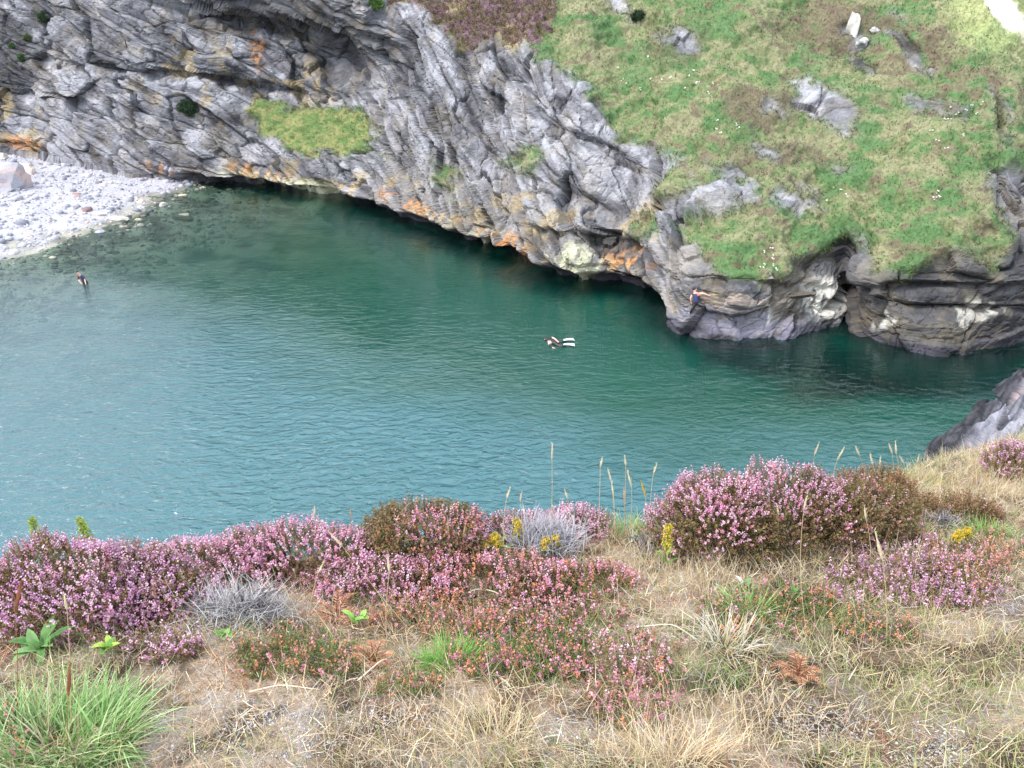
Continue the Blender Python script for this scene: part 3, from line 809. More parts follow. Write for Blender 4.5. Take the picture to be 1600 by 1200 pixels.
GH = "heather bushes along the cliff edge"
def heather(u, v, wpx, hpx, label, pal=P_PINK, leaf=P_LEAF, flower=0.75, side=0.0, top=0.42, dens=1.0, hk=0.62, dk=0.6, cat='heather', group=GH, name='heather_bush', L0=0.055):
    """A domed bush: (u, v) foot of its front, width and height in the photograph; flower = how much of the dome is in bloom, side = bloom to the left (-) or right (+)."""
    f = ground(u, v)[0]
    m = float(mpp(f))
    rx, H = wpx * m / 2, hpx * m * hk * 1.28
    ry = min(hpx * m * dk, rx * 1.1)
    c = np.array([f[0], f[1] + ry * .9, 0.0])
    c[2] = float(land_z(c[0], c[1])) - 0.02
    c[2] = max(c[2], f[2] - 0.12)
    root = tag(empty(name, c), label, cat, group)
    area = np.pi * (rx * ry + (rx + ry) * H * .6)
    n = int(area / 0.00032 * dens)
    d = rng.normal(size=(n, 3)); d[:, 2] = np.abs(d[:, 2]) * 1.0
    d /= np.linalg.norm(d, axis=1, keepdims=True)
    seed = rng.uniform(0, 90)
    lump = 0.74 + 0.52 * fbm(d * np.array([rx, ry, H]) * 7.0 + seed, 3)
    sup = np.abs(d) ** 0.85 * np.sign(d)
    p = sup * np.array([rx, ry, H]) * lump[:, None]
    nrm = d / np.array([rx, ry, H]); nrm /= np.linalg.norm(nrm, axis=1, keepdims=True)
    ax = nrm * 0.85 + np.array([-.10, 0, .6]) + rng.normal(size=(n, 3)) * .22
    fz = fbm(p * 7 + seed + 30, 3)
    bloom = flower + top * (d[:, 2] - .45) + side * d[:, 0] * .5 + 1.7 * (fz - .5)
    isf = rng.random(n) < np.clip(bloom, 0.02, .97)
    L = rng.uniform(.75, 1.45, n) * L0
    gone = fbm(p * 9 + seed + 60, 2) < (.28 + .06 * (d[:, 2] < .4) - .2 * (d[:, 2] > .7))       # thin and dead places in the bush
    isf &= ~gone
    q = p[isf]
    a = ax[isf] / np.linalg.norm(ax[isf], axis=1, keepdims=True)
    lf = L[isf] * 1.15
    fl = sprigs(q - a * (lf * .35)[:, None], a, lf, 12, .0085, .011, pick(leaf, len(q)), pick(pal, len(q)), rng.uniform(.2, .55, len(q)))
    mesh('flowers', *fl[:2], M_plant, fl[2], parent=root)['kind'] = 'stuff'
    nn = ~isf & ~(gone & (rng.random(n) < .8))
    k2 = int(n * .5)
    d2 = d[rng.integers(0, n, k2)]
    p2 = np.abs(d2) ** 0.85 * np.sign(d2) * np.array([rx, ry, H]) * rng.uniform(.62, .98, k2)[:, None]
    q = np.concatenate([p[nn], p2]); a = np.concatenate([ax[nn], d2 * .8 + np.array([0, 0, .5]) + rng.normal(size=(k2, 3)) * .3])
    a /= np.linalg.norm(a, axis=1, keepdims=True)
    lf = rng.uniform(.8, 1.5, len(q)) * L0 * 1.1
    fo = sprigs(q - a * (lf * .4)[:, None], a, lf, 8, .0115, .0125, pick(leaf, len(q)), pick(leaf, len(q)), rng.uniform(.3, .9, len(q)))
    mesh('foliage', *fo[:2], M_plant, fo[2], parent=root)['kind'] = 'stuff'
    tw = []
    for k in range(26):
        dd = rng.normal(size=3); dd[2] = abs(dd[2]) + .3; dd /= np.linalg.norm(dd)
        e_ = dd * np.array([rx, ry, H]) * .9
        s_ = np.array([e_[0] * .3, e_[1] * .3, -0.04])
        t = np.linspace(0, 1, 5)[:, None]
        path = s_ + (e_ - s_) * t + np.array([0, 0, 1]) * np.sin(t * 3.1) * .03 + rng.normal(size=(5, 3)) * .008
        tw.append(tube(path, np.linspace(.006, .0018, 5), 4, DKBROWN * rng.uniform(.8, 1.6)))
    b_ = join(*tw)
    mesh('branches', *b_[:2], M_twig, b_[2], parent=root)['kind'] = 'stuff'
    return root

def low_heather(u, v, ru, rv, n, label, pal, leaf=P_GREENLEAF, frac=(.45, .8), h=.075, fl=.6, group='low flowering heather mats in the grass', cat='heather', name='bell_heather'):
    """A mat of low shoots over an ellipse of the photograph."""
    r = np.sqrt(rng.random(n)) ; t = rng.uniform(0, 6.283, n)
    uu, vv = u + ru * r * np.cos(t), v + rv * r * np.sin(t)
    P_ = ground(uu, vv)
    dn = fbm(P_ * 9 + rng.uniform(0, 50), 3)
    keep = dn + .35 * (1 - r) > .52
    P_, r = P_[keep], r[keep]; n = len(P_)
    c = ground(u, v)[0]
    root = tag(empty(name, c), label, cat, group)
    hh = h * rng.uniform(.6, 1.5, n) * (1.15 - .5 * r)
    ax = np.array([-.1, -.05, 1.0]) + rng.normal(size=(n, 3)) * .32
    isf = rng.random(n) < fl
    a = ax / np.linalg.norm(ax, axis=1, keepdims=True)
    base = local(P_, c) - np.array([0, 0, .005])
    f1 = sprigs(base[isf], a[isf], hh[isf] * 1.1, 13, .0095, .011, pick(leaf, isf.sum()), pick(pal, isf.sum()), rng.uniform(*frac, isf.sum()))
    mesh('flowers', *f1[:2], M_plant, f1[2], parent=root)['kind'] = 'stuff'
    g_ = ~isf
    f2 = sprigs(base[g_], a[g_], hh[g_] * .95, 11, .008, .013, pick(leaf, g_.sum()), pick(leaf, g_.sum()), np.full(g_.sum(), .5))
    mesh('foliage', *f2[:2], M_plant, f2[2], parent=root)['kind'] = 'stuff'
    return root

# ---- the bushes
heather(70, 1000, 340, 165, "pink-purple heather bush at the left edge, behind the broad-leaved plant", P_MAUVE, flower=.68, hk=.60, dk=.65)
heather(215, 985, 200, 110, "loose mauve heather bush left of the grey dead twigs", P_MAUVE, flower=.62, hk=.6, dens=.9)
heather(300, 925, 250, 90, "low pink heather mound behind the grey dead twigs, nearest the yellowish shoots", P_PINK, flower=.85)
heather(450, 912, 270, 95, "long pink heather mound between the grey dead twigs and the brown dome", P_PINK, flower=.85)
heather(580, 945, 210, 80, "bright pink heather in front of the brown dome-shaped bush", P_PINK, flower=.8, hk=.5)
heather(658, 898, 212, 104, "brown dome-shaped heather bush with pink only on its crown and right side", P_ROSE, flower=-.02, side=.9, hk=.62, dens=1.35)
heather(805, 850, 110, 50, "small dark pink heather bush right behind the tall yellow flower spike", P_PINK, flower=.55)
heather(898, 842, 118, 62, "rounded pink heather cushion rising above the grey lichen-pale bush", P_PINK, flower=.9)
heather(750, 950, 290, 85, "low mauve and rose heather mound in front of the yellow flowers", P_ROSE, flower=.75, hk=.45)
heather(905, 948, 220, 80, "low heather mound with pink top and olive front below the pale green tuft", P_ROSE, flower=.5, hk=.5)
heather(1128, 880, 205, 142, "left half of the biggest heather hummock, bright pink on its left shoulder", P_PINK, flower=.26, side=-.7, top=.9, hk=.72, dk=.5)
heather(1245, 876, 300, 142, "big olive-brown heather hummock with pink along its top, right of the bright pink shoulder", P_PINK, flower=.10, top=1.0, hk=.72, dk=.5)
heather(1365, 856, 190, 105, "olive heather bush tailing off at the right end of the biggest hummock", P_ROSE, flower=-.05, hk=.66)
heather(1375, 800, 130, 58, "smooth russet-brown heather dome against the water, bare of flowers", P_ROSE, [(RUST, 4), (BROWN, 5), (OLIVE, 1)], flower=-.5, hk=.8)
heather(1505, 820, 150, 48, "flat brown heather bush amid pale grass right of the russet dome", P_ROSE, [(RUST, 2), (BROWN, 5), (OLIVE, 2)], flower=-.3, hk=.6)
heather(1600, 750, 90, 52, "purple heather bush cut by the right edge, in the pale cliff-edge grass", P_MAUVE, flower=.85, hk=.6)
low_heather(1430, 905, 150, 62, 1200, "wide mauve heather mat on the right below the brown bushes", P_MAUVE, P_LEAF, (.3, .6), .085, .62)
low_heather(1200, 955, 110, 50, 700, "green heather mat with orange faded bells and one pale strap leaf", P_RUSTY, fl=.45)
low_heather(1530, 880, 90, 46, 650, "orange-rose faded heather patch at the right under the lone yellow flower", P_RUSTY, P_LEAF, fl=.65)
low_heather(1380, 985, 80, 28, 260, "thin orange-flowered heather strip below the wide mauve mat", P_RUSTY, fl=.6)
low_heather(830, 1020, 130, 62, 1250, "deep green bell heather mat with magenta and orange bells in the centre", P_BELL, fl=.5, h=.08)
low_heather(960, 1045, 110, 60, 560, "rose-pink bell heather right of the deep green centre mat", P_ROSE, P_LEAF, fl=.62)
low_heather(700, 965, 130, 40, 640, "rusty rose heather band above the bright green grass tuft", P_RUSTY, P_LEAF, fl=.65, h=.085)
low_heather(870, 965, 120, 34, 480, "salmon-pink heather band behind the centre bell heather", P_ROSE, P_LEAF, fl=.7, h=.085)
low_heather(470, 1030, 100, 46, 700, "dark green heather clump with a few orange bells left of centre", P_RUSTY, fl=.25, h=.09)
low_heather(640, 1085, 60, 26, 220, "sparse orange-belled heather sprays in the dead litter below centre", P_RUSTY, fl=.5)
low_heather(22, 1150, 28, 55, 130, "magenta-tipped heather sprays in front of the bright tussock", P_BELL, fl=.6, h=.09)
low_heather(245, 1010, 80, 30, 350, "mauve heather sprays fringing the bare sand patch", P_MAUVE, P_LEAF, fl=.7)
low_heather(1010, 1120, 90, 26, 120, "scattered magenta heather sprays among straw, bottom centre", P_BELL, fl=.7)

# ---- grey dead heather
def dead_bush(u, v, wpx, hpx, n, label, lean=(0.4, 1.3), col=(GREY, LILAC), up=True, head=None):
    f = ground(u, v)[0]; m = float(mpp(f))
    c = f + np.array([0, hpx * m * .4, 0]); c[2] = float(land_z(c[0], c[1]))
    root = tag(empty('dead_heather', c), label, 'dead bush', 'dead grey heather')
    b0 = np.stack([rng.normal(0, wpx * m * .2, n), rng.normal(0, hpx * m * .22, n), rng.uniform(-.02, .05, n)], -1)
    hd = rng.uniform(0, 6.283, n) if head is None else rng.normal(head, .8, n)
    cl = mixc(np.broadcast_to(col[0], (n, 3)), col[1], rng.random(n)) * rng.uniform(.6, 1.15, (n, 1))
    V, F_, cc = blades(b0, hd, rng.uniform(*lean, n), rng.uniform(-.5, 1.2, n), rng.uniform(.3, .8, n) * hpx * m * 1.0, rng.uniform(.002, .004, n), cl, cl * 1.05, 4, .4)
    o = mesh('twigs', V, F_, M_twig, cc, parent=root); o['kind'] = 'stuff'
    k = n // 8
    st = []
    for i in range(min(k, 40)):
        e_ = np.array([rng.normal(0, wpx * m * .3), rng.normal(0, hpx * m * .25), rng.uniform(.3, .8) * hpx * m * .6])
        s_ = np.array([e_[0] * .2, e_[1] * .2, -.02]); t = np.linspace(0, 1, 6)[:, None]
        st.append(tube(s_ + (e_ - s_) * t + np.array([0, 0, .05]) * np.sin(t * 3.1) + rng.normal(size=(6, 3)) * .006, np.linspace(.006, .002, 6), 4, lin(96, 90, 90) * rng.uniform(.7, 1.4)))
    b_ = join(*st)
    o = mesh('branches', *b_[:2], M_twig, b_[2], parent=root); o['kind'] = 'stuff'
dead_bush(365, 985, 190, 92, 800, "tangle of bare silver-grey heather twigs left of centre")
dead_bush(852, 874, 125, 78, 1300, "pale grey lichen-covered bush under the rounded pink cushion", (0.0, .9), (lin(176, 170, 176), LILAC))
dead_bush(1130, 790, 100, 120, 520, "whitish-grey dead bush top showing behind the biggest heather hummock", (0.0, .7), (LILAC, lin(206, 202, 206)))
dead_bush(1020, 868, 60, 50, 160, "small grey dead bush between the pale green tuft and the biggest hummock", (0.2, 1.1))
dead_bush(1480, 830, 50, 34, 120, "small grey-white dead twigs under the flat brown bush", (0.2, 1.2), (LILAC, GREY))

# ---- grass over the near ground: each blade rooted on the ground, its kind set by where it grows
ZN = [  # u, v, ru, rv, kind
    (1100, 890, 190, 42, 'straw'), (1500, 760, 160, 34, 'straw'), (1200, 1000, 260, 60, 'palegreen'), (1180, 880, 120, 30, 'pinkstraw'), (1480, 1090, 220, 110, 'palegreen'), (1330, 1060, 160, 60, 'palegreen'), (860, 1010, 150, 70, 'green'), (1290, 985, 170, 40, 'green'), (1420, 920, 140, 50, 'palegreen'), (720, 980, 120, 40, 'palegreen'), (1100, 1060, 80, 30, 'green'), (1500, 1000, 120, 40, 'straw'), (1380, 1010, 140, 40, 'straw'),
    (560, 970, 60, 24, 'rust'), (590, 1035, 46, 30, 'rust'), (330, 1012, 70, 20, 'sand'), (250, 1060, 110, 50, 'sand'), (1240, 1055, 70, 30, 'rust'), (700, 1030, 34, 26, 'green'),
    (970, 815, 60, 26, 'green'), (1400, 745, 60, 20, 'palegreen'), (1530, 830, 40, 18, 'green'), (260, 1150, 90, 60, 'grey'), (440, 1140, 110, 60, 'grey'), (880, 1150, 90, 42, 'grey'), (1460, 1160, 60, 40, 'grey'),
    (420, 1160, 60, 40, 'palegreen'), (760, 1125, 70, 60, 'strawtuft'), (1010, 1180, 300, 30, 'strawtuft'), (600, 1160, 90, 50, 'strawtuft'), (480, 965, 60, 40, 'pinkstraw'), (1330, 870, 90, 26, 'pinkstraw'), (1110, 1130, 260, 50, 'straw'),
    (1200, 970, 90, 40, 'green'), (1290, 1130, 90, 40, 'grey'), (1560, 960, 60, 50, 'grey'),
]
PALS = {
    'base': [(STRAW, 5), (CREAM, 4), (TAN, 3), (PGREEN, 4), (RUST, 1), (GREY, 2)],
    'straw': [(STRAW, 5), (CREAM, 5), (PGREEN, 1), (TAN, 1)],
    'strawtuft': [(STRAW, 5), (CREAM, 5), (PGREEN, 1)],
    'pinkstraw': [(lin(196, 168, 146), 5), (CREAM, 3), (lin(186, 150, 134), 3), (TAN, 1)],
    'palegreen': [(PGREEN, 6), (STRAW, 3), (CREAM, 2), (LGREEN, 1)],
    'rust': [(lin(172, 112, 78), 5), (RUST, 4), (STRAW, 2)],
    'sand': [(lin(200, 164, 136), 5), (TAN, 3), (GREY, 1)],
    'green': [(LGREEN, 5), (PGREEN, 3), (GREEN, 2)],
    'grey': [(GREY, 5), (LILAC, 4), (TAN, 2), (STRAW, 1)],
}
KN = list(PALS)
NBL = 86000
ux = rng.uniform(-4.0, 7.0, NBL * 6); uy = rng.uniform(1.0, 6.4, NBL * 6)
pz = land_z(ux, uy)
pu, pv = project(np.stack([ux, uy, pz], -1))
ok = (((pu > -60) & (pu < 1660)) | (rng.random(len(pu)) < .3)) & (pu > -420) & (pu < 2150) & (pv > 640) & (pv < 1290) & (uy < np.interp(ux, EX, EY) + .35)
ux, uy, pz, pu, pv = [q[ok][:NBL] for q in (ux, uy, pz, pu, pv)]
n = len(ux)
kind = np.zeros(n, int); score = np.full(n, .45) + rng.uniform(0, .4, n)
bn = fbm(np.stack([ux, uy, pz], -1) * 3.1 + 44, 3) + rng.normal(0, .05, n)
jn = fbm(np.stack([ux, uy, pz], -1) * 6, 3) - .5
for (u, v, ru, rv, k) in ZN:
    s = 1.25 - np.hypot((pu - u) / ru, (pv - v) / rv) * .75 + 1.2 * jn + rng.normal(0, .16, n)
    b_ = s > score
    score = np.where(b_, s, score); kind = np.where(b_, KN.index(k), kind)
kind = np.where((kind == 0) & (bn > .57), KN.index('palegreen'), kind); kind = np.where((kind == 0) & (bn > .52) & (rng.random(n) < .5), KN.index('green'), kind)
kind = np.where((kind == 0) & (bn < .38), KN.index('rust'), kind); kind = np.where((kind == 0) & (rng.random(n) < .35), KN.index('pinkstraw'), kind)
cb = np.zeros((n, 3))
for i, k in enumerate(KN):
    mk = kind == i
    if mk.any(): cb[mk] = pick(PALS[k], mk.sum())
Lb = rng.uniform(.03, .10, n) * (1 + .7 * rng.random(n) ** 3)
lean = rng.uniform(.3, 1.35, n)
for k, sc_l, le in (('strawtuft', 1.35, (.1, .8)), ('straw', 1.35, (.05, .8)), ('grey', .7, (.7, 1.6)), ('sand', .45, (.8, 1.6)), ('palegreen', 1.1, (.1, 1.0)), ('green', 1.15, (.0, .8)), ('pinkstraw', 1.2, (.2, 1.0)), ('rust', .9, (.3, 1.4))):
    mk = kind == KN.index(k)
    Lb[mk] *= sc_l; lean[mk] = rng.uniform(*le, mk.sum())
hd = rng.normal(-2.4, 1.5, n)
V, F_, cc = blades(np.stack([ux, uy, pz - .006], -1), hd, lean, rng.uniform(-.1, 1.0, n), Lb, rng.uniform(.0016, .0036, n), cb * .85, cb, 3)
tag(mesh('grass', V, F_, M_plant, cc), kind='stuff')
# litter of fine dead stems lying in all directions
n = 46000
ux = rng.uniform(-2.6, 4.6, n); uy = rng.uniform(1.0, 5.6, n)
ok = uy < np.interp(ux, EX, EY) + .1
ux, uy = ux[ok], uy[ok]; n = len(ux)
cl = pick([(GREY, 5), (STRAW, 3), (CREAM, 2), (TAN, 3), (lin(130, 108, 96), 4), (lin(176, 150, 140), 3)], n)
V, F_, cc = blades(np.stack([ux, uy, land_z(ux, uy) + rng.uniform(0, .03, n)], -1), rng.uniform(0, 6.283, n), rng.uniform(1.0, 1.65, n), rng.uniform(-1.4, 1.4, n), rng.uniform(.02, .10, n), rng.uniform(.0014, .003, n), cl * .9, cl * .9, 3, .5)
tag(mesh('plant_litter', V, F_, M_twig, cc), kind='stuff')
# crumbs of pale lichen and soil on the bare patches
n = 4500
zz = [(880, 1155, 90, 40), (300, 1130, 130, 60), (1450, 1165, 70, 40), (440, 1150, 100, 40), (1290, 1130, 90, 34), (980, 1080, 30, 16), (1010, 990, 90, 18), (620, 1120, 80, 30)]
zi = rng.integers(0, len(zz), n); za = np.array(zz, float)[zi]
r, t = np.sqrt(rng.random(n)), rng.uniform(0, 6.283, n)
Pg = ground(za[:, 0] + za[:, 2] * r * np.cos(t), za[:, 1] + za[:, 3] * r * np.sin(t))
sz = rng.uniform(.002, .005, n)
oct_ = np.array([[1, 0, 0], [-1, 0, 0], [0, 1, 0], [0, -1, 0], [0, 0, 1], [0, 0, -1]], float)
of = np.array([[0, 2, 4], [2, 1, 4], [1, 3, 4], [3, 0, 4], [2, 0, 5], [1, 2, 5], [3, 1, 5], [0, 3, 5]])
V = (Pg[:, None] + (oct_[None] + rng.normal(0, .3, (n, 6, 3))) * sz[:, None, None]).reshape(-1, 3)
F_ = (np.arange(n)[:, None, None] * 6 + of[None]).reshape(-1, 3)
cl = pick([(LILAC, 3), (GREY, 4), (lin(190, 186, 184), 2), (lin(130, 116, 106), 3), (TAN, 1)], n)
tag(mesh('lichen_crumbs', V, [F_], M_twig, np.repeat(cl, 6, 0)), kind='stuff')

# ---- tussocks
def tussock(u, v, wpx, hpx, n, label, pal, L=(.12, .26), W=(.0035, .0065), lean=(0, .9), head=None, group='grass tussocks'):
    c = ground(u, v)[0]; m = float(mpp(c))
    root = tag(empty('grass_tussock', c), label, 'grass tussock', group)
    r, t = np.sqrt(rng.random(n)), rng.uniform(0, 6.283, n)
    bx, by = c[0] + r * np.cos(t) * wpx * m * .5, c[1] + r * np.sin(t) * hpx * m * .5
    b0 = np.stack([bx, by, land_z(bx, by) - .01], -1)
    hd = t + rng.normal(0, .8, n) if head is None else rng.normal(head, .9, n)
    cl = pick(pal, n)
    V, F_, cc = blades(local(b0, c), hd, rng.uniform(*lean, n), rng.uniform(.2, 1.5, n), rng.uniform(*L, n), rng.uniform(*W, n), cl * .85, cl, 4)
    o = mesh('blades', V, F_, M_plant, cc, parent=root); o['kind'] = 'stuff'
tussock(85, 1172, 240, 170, 1900, "big bright green grass tussock in the lower left corner", [(lin(138, 172, 104), 5), (lin(178, 194, 142), 4), (lin(108, 146, 80), 3), (STRAW, 1), (CREAM, .6)], (.10, .25), (.0035, .0075), (.1, 1.15))
tussock(968, 838, 100, 50, 420, "pale green grass tuft between the rounded pink cushion and the biggest hummock", [(LGREEN, 4), (PGREEN, 4), (STRAW, 1)], (.10, .18))
tussock(703, 1040, 64, 48, 240, "small vivid green grass tuft left of the centre bell heather", [(lin(104, 168, 64), 5), (PGREEN, 2)], (.09, .16))
tussock(1535, 842, 70, 34, 220, "green grass tuft under the flat brown bush at the right", [(LGREEN, 5), (PGREEN, 2)], (.07, .14))
tussock(770, 1160, 130, 90, 300, "straw-yellow grass tuft below the centre bell heather", [(STRAW, 4), (CREAM, 3), (PGREEN, 2), (TAN, 2)], (.08, .18), (.0016, .003))
tussock(1050, 1185, 210, 60, 260, "cream dry grass tuft at the bottom edge right of the lichen patch", [(CREAM, 5), (STRAW, 3), (TAN, 2)], (.10, .22), (.002, .004), (0, .9))
tussock(1170, 960, 60, 40, 90, "strap-leaved grass tuft with wide pale green blades amid orange bells", [(lin(150, 176, 110), 4), (LGREEN, 2)], (.1, .18), (.006, .010), (.2, 1.0))
tussock(1430, 760, 110, 34, 420, "yellow-green grass tuft on the cliff edge beside the russet dome", [(PGREEN, 5), (STRAW, 4), (LGREEN, 1)], (.08, .16), (.002, .004))
tussock(1560, 735, 120, 40, 420, "thick straw-coloured grass on the cliff edge left of the purple heather", [(STRAW, 5), (CREAM, 3), (TAN, 2)], (.09, .18), (.002, .004))
tussock(1130, 1010, 80, 50, 120, "white dead grass tuft right of the rose-pink bell heather", [(lin(214, 206, 192), 5), (STRAW, 2)], (.1, .18), (.003, .006), (.1, .8))

# ------------------------------------------------------------------ tall stalks, flowers, leafy plants
def spindle(a, b, r, col, sides=6):
    t = np.linspace(0, 1, 7)
    path = np.asarray(a) + (np.asarray(b) - np.asarray(a)) * t[:, None]
    v, f, c = tube(path, r * np.array([.25, .75, 1, .95, .75, .45, .08]), sides, col)
    return v + rng.normal(0, r * .14, v.shape), f, c

def stalk(u, v, ub, vb, label, head=30, col=STRAW, hcol=CREAM, fat=1.0, two=False):
    b = ground(ub, vb)[0]
    e_ = at_y(u, v, b[1] + .04); m = float(mpp(b))
    root = tag(empty('grass_stalk', b), label, 'grass stalk', 'tall dry grass stalks with seed heads')
    t = np.linspace(0, 1, 9)[:, None]
    mid = np.array([rng.uniform(-.02, .02), rng.uniform(-.02, .02), 0])
    path = (e_ - b) * t + np.sin(t * np.pi) * mid
    vv = tube(path, np.linspace(.0017, .0010, 9), 4, col)
    mesh('stem', *vv[:2], M_plant, vv[2], parent=root)
    d = (path[-1] - path[-3]); d /= np.linalg.norm(d)
    hl = head * m
    a = path[-1] - d * hl * .5
    tip = a + d * hl + np.array([rng.uniform(-.2, .2) * hl, 0, -.1 * hl])
    s_ = spindle(a, tip, .0042 * fat, hcol)
    n = 46
    q = rng.random(n)
    bb = a + (tip - a) * q[:, None]
    cl = np.broadcast_to(hcol, (n, 3)) * rng.uniform(.8, 1.2, (n, 1))
    br = blades(bb, rng.uniform(0, 6.283, n), rng.uniform(.1, .7, n), rng.uniform(-.3, .3, n), rng.uniform(.008, .018, n), np.full(n, .0022), cl, cl, 2)
    j = join(s_, br)
    mesh('seed_head', *j[:2], M_plant, j[2], parent=root)
S = [
    (862, 704, 858, 858, "lone tall stalk against the water above the rounded pink cushion", 30),
    (938, 722, 934, 850, "grass stalk left of the stalk cluster beside the biggest hummock, thin head", 16),
    (954, 742, 960, 850, "drooping pale seed head leftmost in the stalk cluster over the green tuft", 26),
    (958, 762, 964, 852, "second stalk of the cluster over the green tuft, head low and narrow", 24),
    (978, 720, 975, 850, "tallest stalk of the cluster over the green tuft", 18),
    (986, 746, 980, 852, "arched stalk with the longest pale head in the cluster over the green tuft", 32),
    (974, 772, 972, 854, "lowest tawny seed head at the foot of the stalk cluster", 28),
    (1022, 732, 1018, 850, "lone stalk with a rounded head just left of the biggest hummock", 18),
    (1008, 762, 1010, 850, "yellowish tapering spike in front of the water beside the biggest hummock", 30),
    (1274, 700, 1270, 800, "upright stalk rising over the top of the biggest hummock", 26),
    (1312, 708, 1302, 800, "leaning stalk over the hummock, right of the upright one", 24),
    (1340, 704, 1362, 790, "white arching stalk bending left over the russet dome", 22),
    (1360, 716, 1370, 790, "shorter white stalk bending left inside the arching one", 22),
    (1374, 722, 1376, 785, "short white seed head low above the russet dome", 18),
    (1393, 700, 1392, 780, "upright pale stalk above the right flank of the russet dome", 22),
    (1398, 698, 1412, 776, "pale stalk leaning left, crossing the upright pale one", 22),
    (1410, 718, 1416, 772, "short pale seed head nearest the dark ledge rock", 18),
    (1436, 716, 1434, 772, "small dry flower head on the cliff edge below the dark ledge rock", 16),
    (490, 798, 492, 890, "thin white-tipped stalk over the long pink mound", 18),
    (547, 802, 552, 895, "small whitish stalk left of the brown dome-shaped bush", 14),
    (793, 770, 792, 880, "white-tipped stalk on the water left of the lone tall stalk", 18),
    (812, 776, 820, 880, "slanting pale stalk beside the white-tipped one", 20),
    (886, 772, 888, 860, "white tuft-headed stalk on top of the rounded pink cushion", 16),
    (1216, 796, 1212, 880, "white round seed head in front of the big hummock", 14),
    (1257, 785, 1262, 1000, "tall straw stalk with plump head rising in front of the big hummock", 24),
    (1350, 800, 1360, 880, "tapering tan stalk before the olive tail of the big hummock", 30),
    (1376, 850, 1385, 1010, "stout tan seed head standing in the wide mauve mat", 60),
    (610, 880, 605, 1010, "tall tan stalk with bare neck in front of the bright pink heather", 34),
    (702, 820, 705, 900, "brown seed head on the dark side of the brown dome", 30),
    (725, 825, 730, 895, "slim curved seed head right of the brown one on the dome", 26),
    (525, 840, 640, 985, "long fallen-over stalk slanting across the pink heather", 34),
    (104, 940, 110, 1150, "tall pale straw stem rising through the bright tussock", 30),
    (22, 930, 26, 1130, "reddish dry dock stem at the left edge above the tussock", 60),
    (108, 1058, 106, 1180, "brown seed spike in the middle of the bright tussock", 60),
    (500, 886, 480, 985, "leaning cream seed head beside the rust-coloured fronds", 26),
]
for (u, v, ub, vb, lab, hl) in S:
    brown = any(w_ in lab for w_ in ('brown', 'reddish', 'tawny'))
    yel = 'yellowish' in lab
    stalk(u, v, ub, vb, lab, hl, RUST * 1.2 if brown else STRAW, (lin(150, 96, 72) if 'reddish' in lab or 'spike in the middle' in lab else TAN) if brown else (lin(196, 164, 60) if yel else CREAM), 1.35 if hl > 40 else 1.0)

def leaf_mesh(L, W, droop, col, fold=.25, n=6):
    t = np.linspace(0, 1, n)
    w = W * .5 * np.sin(np.pi * np.clip(t * .93 + .07, 0, 1)) ** .8
    x = L * np.sin(droop * t) / max(droop, .01); z = L * (np.cos(droop * t) * 0 + t - 0) * 0
    ang = droop * t
    px = np.concatenate([[0], np.cumsum(np.cos(.9 - ang[:-1] * 1.0)) * L / (n - 1)])
    pz = np.concatenate([[0], np.cumsum(np.sin(.9 - ang[:-1] * 1.0)) * L / (n - 1)])
    V = np.stack([np.stack([px, -w, pz + w * fold], -1), np.stack([px, 0 * w, pz], -1), np.stack([px, w, pz + w * fold], -1)], 1).reshape(-1, 3)
    return V, [grid_faces(n, 3)], np.repeat(col[None], len(V), 0) * np.tile(np.array([1.05, .8, 1.0]), n)[:, None]

def place_leaf(root, L, W, droop, col, az, base=(0, 0, 0), tilt=0.0, mat=None):
    V, F_, cc = leaf_mesh(L, W, droop, col)
    R_ = np.array(Matrix.Rotation(az, 3, 'Z') @ Matrix.Rotation(-tilt, 3, 'Y'))
    o = mesh('leaf', V @ R_.T + np.asarray(base), F_, mat or M_leaf, cc, smooth=True, parent=root)
    return o

def broad_plant(u, v, n, L, W, label, pal, name='broad_leaved_plant'):
    c = ground(u, v)[0]
    root = tag(empty(name, c + np.array([0, 0, .0])), label, 'leafy plant')
    for k in range(n):
        place_leaf(root, L * rng.uniform(.7, 1.2), W * rng.uniform(.8, 1.2), rng.uniform(.6, 1.6), pick(pal, 1)[0], k * 2.4 + rng.uniform(-.4, .4), (rng.uniform(-.02, .02), rng.uniform(-.02, .02), .01 + .02 * rng.random()), rng.uniform(-.3, .4))
P_BL = [(lin(96, 138, 72), 4), (lin(130, 168, 104), 3), (lin(78, 118, 60), 3)]
broad_plant(70, 1022, 13, .13, .034, "broad green-leaved plant between the left purple heather and the bright tussock", P_BL)
broad_plant(165, 1022, 7, .07, .028, "small plant with one yellow-green rounded leaf right of the broad-leaved plant", [(lin(160, 186, 76), 3), (lin(96, 140, 66), 3)])
broad_plant(560, 975, 6, .06, .024, "light green small-leaved plant under the rust-coloured fronds", [(lin(150, 196, 92), 3), (lin(128, 178, 84), 2)])
broad_plant(355, 1000, 8, .05, .022, "pale green small leaves at the foot of the silver-grey twigs", [(lin(140, 178, 92), 3), (lin(110, 148, 76), 2)])
broad_plant(1240, 942, 7, .06, .022, "low dark green leaves beside the strap-leaved tuft", P_BL)
broad_plant(1160, 925, 6, .06, .022, "grey-green leaves with two white petals left of the strap-leaved tuft", [(lin(108, 132, 88), 3), (lin(196, 200, 184), 1)])

